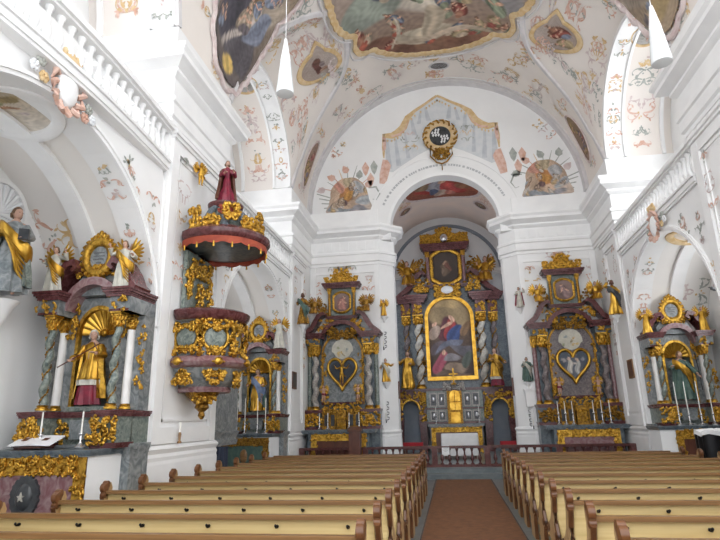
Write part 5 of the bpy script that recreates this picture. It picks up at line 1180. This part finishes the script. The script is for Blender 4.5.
    disc_picture('painting',S,lambda p:.62,18,60,painter(70+side,((.40,.30,.18),(.72,.66,.58)),[(-.2,-.3,.5,.16,.1,(.30,.22,.10)),(.2,-.1,.3,.1,.2,(.28,.26,.14)),(.0,.05,.35,.06,-.1,(.36,.2,.12)),(.4,-.4,.25,.14,.2,(.30,.28,.16)),(-.3,.3,.12,.06,.3,(.5,.42,.4))],.1),.03,'fresco',t)
    ring_frame('stucco_frame',S,lambda p:.62,60,.22,.08,'trimw' if side<0 else 'pochre',t,.02,1.16)
t=thing('ceiling_fresco','red and blue fresco on the choir vault above the high altar','fresco',(0,0,0)); 
def S_choir(y0,v0):
    return lambda u,v,off=0:(AX+(3.35-off)*sin((v0+u)/3.35),y0-v,8.9+(3.35-off)*cos((v0+u)/3.35))
S=S_choir(23.5,0); rfc=lambda p:1/math.sqrt((cos(p)/1.75)**2+(sin(p)/1.35)**2)
disc_picture('painting',S,rfc,40,110,painter(80,((.22,.08,.05),(.34,.10,.06)),[(0,-.1,.7,.35,0,(.40,.06,.05)),(.25,-.1,.3,.25,.2,(.5,.09,.08)),(-.2,.0,.22,.35,.1,(.34,.34,.38)),(-.25,-.3,.12,.2,0,(.1,.12,.2)),(0,-.5,.2,.2,0,(.45,.34,.28)),(.2,-.45,.15,.16,0,(.5,.2,.16)),(-.5,.1,.2,.2,0,(.28,.2,.12)),(.6,.1,.2,.2,0,(.3,.14,.08)),(0,.2,.1,.12,0,SKIN)],.12),.03,'fresco',t)
ring_frame('painted_frame',S,rfc,110,.14,.04,'pmauve',t,.02,1.05)
for s,nm in ((-1,'left'),(1,'right')):
    t=thing('ceiling_fresco','small oval medallion painted on the %s side of the choir vault'%nm,'fresco',(0,0,0)); S=S_choir(25.0,s*1.95); 
    disc_picture('painting',S,lambda p:.32,10,36,painter(84+s,((.14,.10,.08),(.3,.2,.14)),figset(86+s,2,(-.2,.2,-.2,.1),.4,[(.35,.2,.12),(.2,.22,.16)]),.12),.03,'fresco',t); ring_frame('painted_frame',S,lambda p:.32,36,.09,.04,'pmauve',t,.02,1.12)
t=thing('ceiling_vent','oval grey ventilation grille in the vault, east of the great fresco','vent',(0,0,0)); S=S_navex(18.72,.2); e=lambda p:1/math.sqrt((cos(p)/.36)**2+(sin(p)/.22)**2)
ring_frame('rim','rib' and S,e,40,.07,.04,'rib',t,.01,1.05); b=MB()
for i in range(-5,6):
    w=.34*math.sqrt(max(0,1-(i/6)**2)); b.put([S(-w,i*.035-.01,.02),S(w,i*.035-.01,.02),S(w,i*.035+.012,.02),S(-w,i*.035+.012,.02)],[(0,1,2,3)])
for i in range(-8,9):
    w=.20*math.sqrt(max(0,1-(i/9)**2)); b.put([S(i*.038-.008,-w,.024),S(i*.038+.008,-w,.024),S(i*.038+.008,w,.024),S(i*.038-.008,w,.024)],[(0,1,2,3)])
b.build('grille','vent',t)
# ============================================================ EAST WALL PAINTED CANOPY, ARMS, TROPHIES
E0=S_y(20.0)
def poly3(mb,pts,off): mb.put([E0(x,z,off) for x,z in pts],[tuple(range(len(pts)))])
M['pfold']=mat('blue_grey_wall_paint',(.46,.49,.53),(.58,.60,.62),.8,scale=4)
M['plining']=mat('grey_wall_paint',(.60,.63,.65),(.68,.69,.70),.8,scale=4)
t=thing('painted_canopy','painted ochre and grey curtain canopy above the choir arch','wall painting',(0,0,0))
def sym(p): return p+[(2*AX+.1-x,z) for x,z in p[::-1]]
top=[(-2.08,13.12),(-1.75,13.08),(-1.5,13.18),(-1.25,13.42),(-1.05,13.85),(-.75,14.12),(-.26,14.42),(0,14.6),(.2,14.72)]
low=[(.2,12.35),(-.25,12.3),(-.7,12.1),(-1.29,11.75),(-1.75,11.45),(-2.02,11.5)]
b=MB()
for s in (0,1):
    f=(lambda q:q) if s==0 else (lambda q:(2*AX+.1-q[0],q[1]))
    P=[f(q) for q in top+low]; poly3(b,P,.006)
b.build('curtain_lining','plining',t) 
b=MB(); rn=random.Random(8)
for s in (0,1):
    f=(lambda q:q) if s==0 else (lambda q:(2*AX+.1-q[0],q[1]))
    for x0,z0,x1,z1,w in ((-1.95,12.9,-1.9,11.6,.12),(-1.6,12.9,-1.5,11.7,.10),(-1.2,13.2,-1.1,12.0,.08),(-.9,13.8,-.8,13.0,.1),(-.5,14.1,-.6,13.5,.08),(-.3,14.2,-.2,13.6,.1)):
        b=MB(); b.put([E0(*f((x0-w/2,z0)),.009),E0(*f((x0+w/2,z0)),.009),E0(*f((x1+w,z1)),.009),E0(*f((x1-w,z1)),.009)],[(0,1,2,3)]); b.build('curtain_fold','pfold',t)
b=MB()
for s in (0,1):
    f=(lambda q:q) if s==0 else (lambda q:(2*AX+.1-q[0],q[1]))
    ribbon(b,E0,[f(q) for q in top],.36,.30,.012); ribbon(b,E0,[f(q) for q in [(-2.08,13.2),(-2.1,12.6),(-2.1,12.1)]],.2,.16,.012)
    for i in range(18):
        q=top[min(8,i//2)]; r_=top[min(8,i//2+1)]; k=(i%2)/2; p=(q[0]*(1-k)+r_[0]*k,q[1]*(1-k)+r_[1]*k-.17); leafshape(b,E0,*f(p),-PI/2,.13,.08,.014)
b.build('valance','pochre',t)
b=MB()
for s in (0,1):
    f=(lambda q:q) if s==0 else (lambda q:(2*AX+.1-q[0],q[1]))
    poly3(b,[f(q) for q in [(-2.15,12.05),(-1.95,12.0),(-1.82,11.75),(-1.95,11.3),(-2.05,10.95),(-2.32,11.0),(-2.3,11.4)]],.013); poly3(b,[f(q) for q in [(-2.12,13.1),(-1.98,13.0),(-2.0,12.5),(-2.14,12.4)]],.014); ribbon(b,E0,[f(q) for q in [(-1.75,13.05),(-1.45,13.1),(-1.2,13.3),(-1.02,13.7)]],.12,.1,.015)
b.build('red_lining','ppink',t)
t=thing('coat_of_arms','round black and blue-white lozenge arms in a gold cartouche over the choir arch','coat of arms',(.22,19.96,12.8))
b=MB(); n=40; b.prism([((.62+.08*abs(sin(4*a)))*cos(a),(.66+.08*abs(sin(4*a)))*sin(a)+.0) for a in [2*PI*j/n for j in range(n)]],-.05,0); g=b.build('cartouche','pochre',t,True)
gg=MB(); 
for k in range(16): a=2*PI*k/16; gg.tube([(.55*cos(a),-.07,.58*sin(a)),(.68*cos(a+.15),-.10,.70*sin(a+.15)),(.70*cos(a+.4),-.07,.72*sin(a+.4))],[.05,.045,.02],6)
gilt('',-.3,.3,-1.0,-.6,-.05,9,12,.16,.035,True,mb=gg)
gg.tube([(-.42,-.05,-.5),(-.44,-.05,-.85),(-.2,-.05,-1.15),(.0,-.05,-1.22),(.2,-.05,-1.15),(.44,-.05,-.85),(.42,-.05,-.5)],.03,6); gg.tube([(0,-.05,-1.2),(0,-.05,-1.5)],.02,5); gg.build('cartouche_scrolls','goldd',t,True)
MB().prism([(.42*cos(2*PI*j/32),.42*sin(2*PI*j/32)) for j in range(32)],-.09,-.04).build('shield','black',t)
b=MB()
for qx,qz in ((-1,1),(1,-1)):
    for i in range(3):
        for j in range(3):
            x=qx*(.05+.11*i+.03*(j%2)); z=qz*(.04+.115*j)
            if math.hypot(x,z)<.36: b.prism([(x-.05,z-.05+.03),(x,z+.07),(x+.05,z+.02),(x,z-.08)],-.1,-.085)
b.build('lozenges','panel',t) if False else MB.build1(b,'lozenges','panel',t)
for s,cx,nm in ((-1,-3.62,'left'),(1,4.1,'right')):
    t=thing('painted_trophy','painted war trophy of drums, flags and cannon on the wall %s of the choir arch'%nm,'wall painting',(0,0,0)); rn=random.Random(90+s)
    S=lambda u,v,off=0,cx=cx:(cx+u,20-off,10.75+v)
    q=outline_fn([(-.95,-.85),(-.5,-.9),(0,-.9),(.6,-.9),(1.0,-.8),(.85,-.4),(.8,-.1),(.7,.2),(.5,.45),(.3,.6),(.0,.62),(-.25,.6),(-.5,.42),(-.7,.15),(-.72,-.2),(-.8,-.5)])
    figs=[(0,0,.7,.6,0,(.52,.38,.28)),(0,-.05,.3,.25,0,(.42,.20,.08)),(0,-.1,.14,.14,0,(.5,.26,.08)),(-.35,-.6,.4,.1,0,(.28,.30,.33)),(.3,-.62,.3,.1,.1,(.26,.25,.27)),(.3,.1,.2,.22,0,(.42,.42,.43)),(-.3,.2,.16,.2,.3,(.50,.26,.20)),(-.1,-.3,.12,.1,0,(.16,.10,.10)),(.55,-.3,.14,.3,-1.0,(.36,.38,.40)),(.05,.4,.15,.2,0,(.44,.36,.24))]+figset(200+s,9,(-.6,.6,-.7,.4),.13,[(.4,.3,.22),(.3,.33,.36),(.5,.36,.2),(.28,.2,.15),(.55,.5,.45)],(.5,.4,.32))
    disc_picture('drums',S,q,24,90,painter(95+s,((.56,.44,.36),(.62,.55,.48)),figs,.12),.008,'fresco',t)
    b=MB()
    for k in range(9):
        a=R(18+k*18) ; L=rn.uniform(1.0,1.35); b.cur=rn.choice([0,1,2,2]); 
        ribbon(b,S,[(.35*cos(a),.3*sin(a)-.1),(L*.6*cos(a),L*.6*sin(a)-.1),(L*cos(a),L*sin(a)-.1)],.06,.05,.006)
        if k%2==0: b.cur=rn.choice([0,2,3]); leafshape(b,S,L*.75*cos(a),L*.75*sin(a)-.1,a+.5,.4,.28,.01)
    for k in range(5): a=R(190-s*0-10*k) ; b.cur=2; ribbon(b,S,[(s*-.3,-.6),(s*(.9+.1*k),-.85+.22*k)],.12,.12,.005)
    MB.build1(b,'flags_and_cannon',['ppink','pochre','pgreen','pmauve'],t)
    b=MB(); cx2=-s*.75
    for (x,z,mi) in ((cx2,.95,0),(cx2-s*.35*1,.98,2),(cx2-s*.2,.45,0)): b.cur=mi; b.put([S(x,z+.32,.01),S(x+.15,z+.05,.01),S(x+.08,z-.2,.01),S(x,z-.32,.01),S(x-.1,z-.15,.01),S(x-.15,z+.08,.01)],[(0,1,2,3,4,5)])
    b.cur=2; ribbon(b,S,[(cx2-s*.1,.1),(cx2-s*.4,.12),(cx2-s*.55,-.2),(cx2-s*.4,-.45),(cx2-s*.25,-.4)],.09,.06,.01)
    MB.build1(b,'lanterns',['ppink','pochre','pgreen'],t)
# stucco shields over the chapel arches
for side,yc,nm in ((-1,5.95,'left gallery'),(1,14.1,'right gallery')):
    t=thing('stucco_shield','pink and white stucco shield with flowers on the parapet of the %s'%nm,'stucco shield',(AX+side*(HW-.04),yc,6.42),-side*PI/2 if False else 0)
    K=lambda y,z,o:(-side*o,y,z)
    b=MB(); b.ell((-side*.06,0,0),(.09,.2,.28),14,10); b.build('shield','trimw',t,True)
    b=MB()
    for k in range(12):
        a=2*PI*k/12; b.tube([K(.22*cos(a),.3*sin(a),.05),K(.32*cos(a+.2),.4*sin(a+.2),.10),K(.30*cos(a+.55),.38*sin(a+.55),.05)],[.05,.045,.02],6)
    b.build('shield_frame','ppink',t,True)
    b=MB(); b.ell(K(0,.45,.06),(.07,.22,.09),10,6); 
    for k in range(5): b.ell(K(-.16+.08*k,.52,.08),(.04,.04,.06),6,5)
    b.build('crown','pochre',t,True)
    for k,(y,z,m) in enumerate(((-.5,.12,'pgreen'),(-.42,-.08,'pochre'),(-.6,-.02,'panel'),(.5,-.02,'pgreen'),(.44,-.2,'ppink'),(.6,-.15,'panel'))):
        b=MB()
        for j in range(6): a=2*PI*j/6; b.ell(K(y+.05*cos(a),z+.05*sin(a),.04),(.03,.04,.04),6,4)
        b.ell(K(y,z,.06),(.03,.03,.03),6,4); b.build('flower',m,t,True)
# ============================================================ PAINTED SCROLLWORK (part of walls and vaults)
walls={s:[o for o in COL.objects if o.name.startswith('wall_'+SD[s])][0] for s in (-1,1)}
sd=500
def pc(S,x,y,w,h,par,rot=0.,**k):
    global sd; sd+=1; painted_cluster(S,x,y,w,h,sd,rot,parent=par,**k)
for s in (-1,1):
    W=S_wall(s,.06); par=walls[s]
    for y0 in (8.9,):
        pc(W,y0+.62,6.35,.35,1.6,par); pc(W,y0+.62,4.8,.25,.9,par); pc(W,y0+2.2,6.3,.35,1.4,par); pc(W,y0+1.4,5.6,.3,.8,par)
    pc(W,17.75,6.6,.3,1.3,par); pc(W,18.9,6.3,.25,1.5,par); pc(W,18.9,4.2,.22,1.4,par)
    for yc in BAYS:
        W2=S_wall(s,-.03)
        for k in (-1,1):
            pc(W2,yc+k*1.75,5.95,.3,.55,par,rot=k*.6); pc(W2,yc+k*2.45,5.55,.3,.8,par); pc(W2,yc+k*2.62,4.5,.2,.7,par)
        # chapel vault
        SB=S_barrel(s,yc,2.82,3.5,0)
        for v,w,h in ((-2.6,.6,1.1),(2.6,.6,1.1)): pc(lambda u,v_,off=0,SB=SB:SB(v_,u,off),v,1.8,w*1.0,h,par,rot=PI/2 if False else 0)
        SP=S_barrel(s,yc,2.76,3.5,0)
        # soffit of the arch
        for v in (-2.8,-1.6,1.6,2.8): pc(SP,.28,v,.25,.8,par)
        # upper arch band and gallery vault
        SU=S_barrel(s,yc,2.73,SPR,0)
        for v in (-3.7,-2.9,-1.8,-.6,.6,1.8,2.9,3.7): pc(SU,.32,v,.34,.75,vault)
        SV=S_barrel(s,yc,2.8,SPR,0)
        for v,h in ((-3.2,1.6),(-1.6,.8),(1.6,.9),(3.2,1.7)): pc(SV,1.2,v,.7,h,vault)
    # lunettes
    for yc in BAYS:
        L=lambda u,v,off=0,s=s,yc=yc:lun(s,yc,.5+u/8.8,min(1,max(0,v/4.2)),off+.005)
        k=1 if yc>10 else -1
        for u,v,w,h,r_ in ((2.4,1.3,.9,1.0,.3),(3.2,1.6,.8,1.0,.2),(3.1,.6,.5,1.0,.1),(1.9,2.4,.8,.9,1),(1.1,2.55,.8,.7,1.5),(.1,1.6,.8,1.0,.2),(.1,2.8,1.2,.8,1.5),(1.2,.45,.9,.5,1.5),(2.2,.5,.6,.6,.6),(-.9,1.8,.8,1.2,0),(-1.0,.7,.8,.8,.4),(-2.0,1.2,.7,1.2,.2),(-.9,3.0,1.0,.8,1.2),(.9,3.4,1.0,.6,1.6)): pc(L,k*u,v,w,h,vault,rot=k*r_)
# nave vault around the frescoes
for s in (-1,1):
    for y,v,w,h,r_ in ((18.6,1.6,.7,1.0,1.2),(18.75,3.0,.6,1.0,1.3),(18.7,4.3,.6,1.1,1.5),(18.6,5.4,.5,.8,1.5),(19.3,2.4,.4,1.2,1.5),(19.3,3.9,.35,1.2,1.5),(18.3,.9,.5,.7,.2),(17.6,3.3,.6,.9,.8),(17.0,3.5,.7,.8,.4),(16.3,4.0,.7,.7,0),(12.6,4.0,.9,1.3,.3),(10.2,3.8,.8,1.2,.2),(13.0,4.6,.6,1,.2),(9.8,5.6,.4,1.2,1.5),(12.9,5.9,.5,1.2,1.6),(10.0,7.2,.4,1.0,1.5),(12.2,7.3,.4,1.0,1.5),(11.0,8.0,.6,.7,1.5),(18.6,7.9,.4,.8,1.5)):
        pc(lambda u,v_,off=0,s=s:VP(PI/2-s*v_/HW,u,off+.004),y,v,w,h,vault,rot=r_)
pc(S_navex(18.3,.2),0,-.9,.9,.5,vault,rot=PI/2); pc(S_navex(18.2,.2),0,.15,1.1,.25,vault,rot=PI/2)
# east wall
for x,z,w,h in ((-4.95,6.5,.35,1.2),(-2.85,6.6,.45,1.2),(3.15,6.6,.45,1.2),(5.25,6.5,.35,1.2),(-3.9,7.45,.9,.3),(4.2,7.45,.9,.3)): pc(S_y(19.98),x,z,w,h,eastw)
for s in (-1,1): pc(S_y(19.99),AX+s*1.15,12.75,.5,.8,eastw,mats=('pgreen','pochre','pgreen','pmauve')); pc(S_y(19.99),AX+s*4.2,12.6,.4,1.0,eastw,rot=s*.7)
for x in (-1.9,-.9,1.2,2.2): pc(lambda u,v,off=0:S_choir(24.2,0)(u,v,off),x,0,.7,1.2,choirc); pc(lambda u,v,off=0:S_choir(22.2,0)(u,v,off),x*1.6,-.6,.6,.9,choirc)
# ============================================================ CAMERA AND LIGHT
cam=bpy.data.cameras.new('camera'); co=bpy.data.objects.new('camera',cam); COL.objects.link(co)
f_=540.; F=Vector((93,148,f_)).normalized(); U=Vector((-42,-1910,f_)); U=(U-F*U.dot(F)).normalized()
Rt=F.cross(U)
if Rt.x<0: Rt=-Rt
# rows of world->(image right, image down, forward)
right=Vector((Rt[0],F[0],U[0])); down=Vector((Rt[1],F[1],U[1])); fw=Vector((Rt[2],F[2],U[2]))
mw=Matrix(((right.x,-down.x,-fw.x,0),(right.y,-down.y,-fw.y,0),(right.z,-down.z,-fw.z,1.8),(0,0,0,1)))
co.matrix_world=mw; cam.sensor_width=36; cam.lens=36*f_/720; cam.clip_end=200; cam.clip_start=.05; SC.camera=co
w=bpy.data.worlds.new('world'); SC.world=w; w.use_nodes=True; bg=w.node_tree.nodes['Background']; bg.inputs[0].default_value=(.95,.97,1,1); bg.inputs[1].default_value=1.6
vs=SC.view_settings; vs.view_transform='Standard'; vs.look='None'; vs.gamma=1; vs.use_curve_mapping=False; vs.exposure=0.95
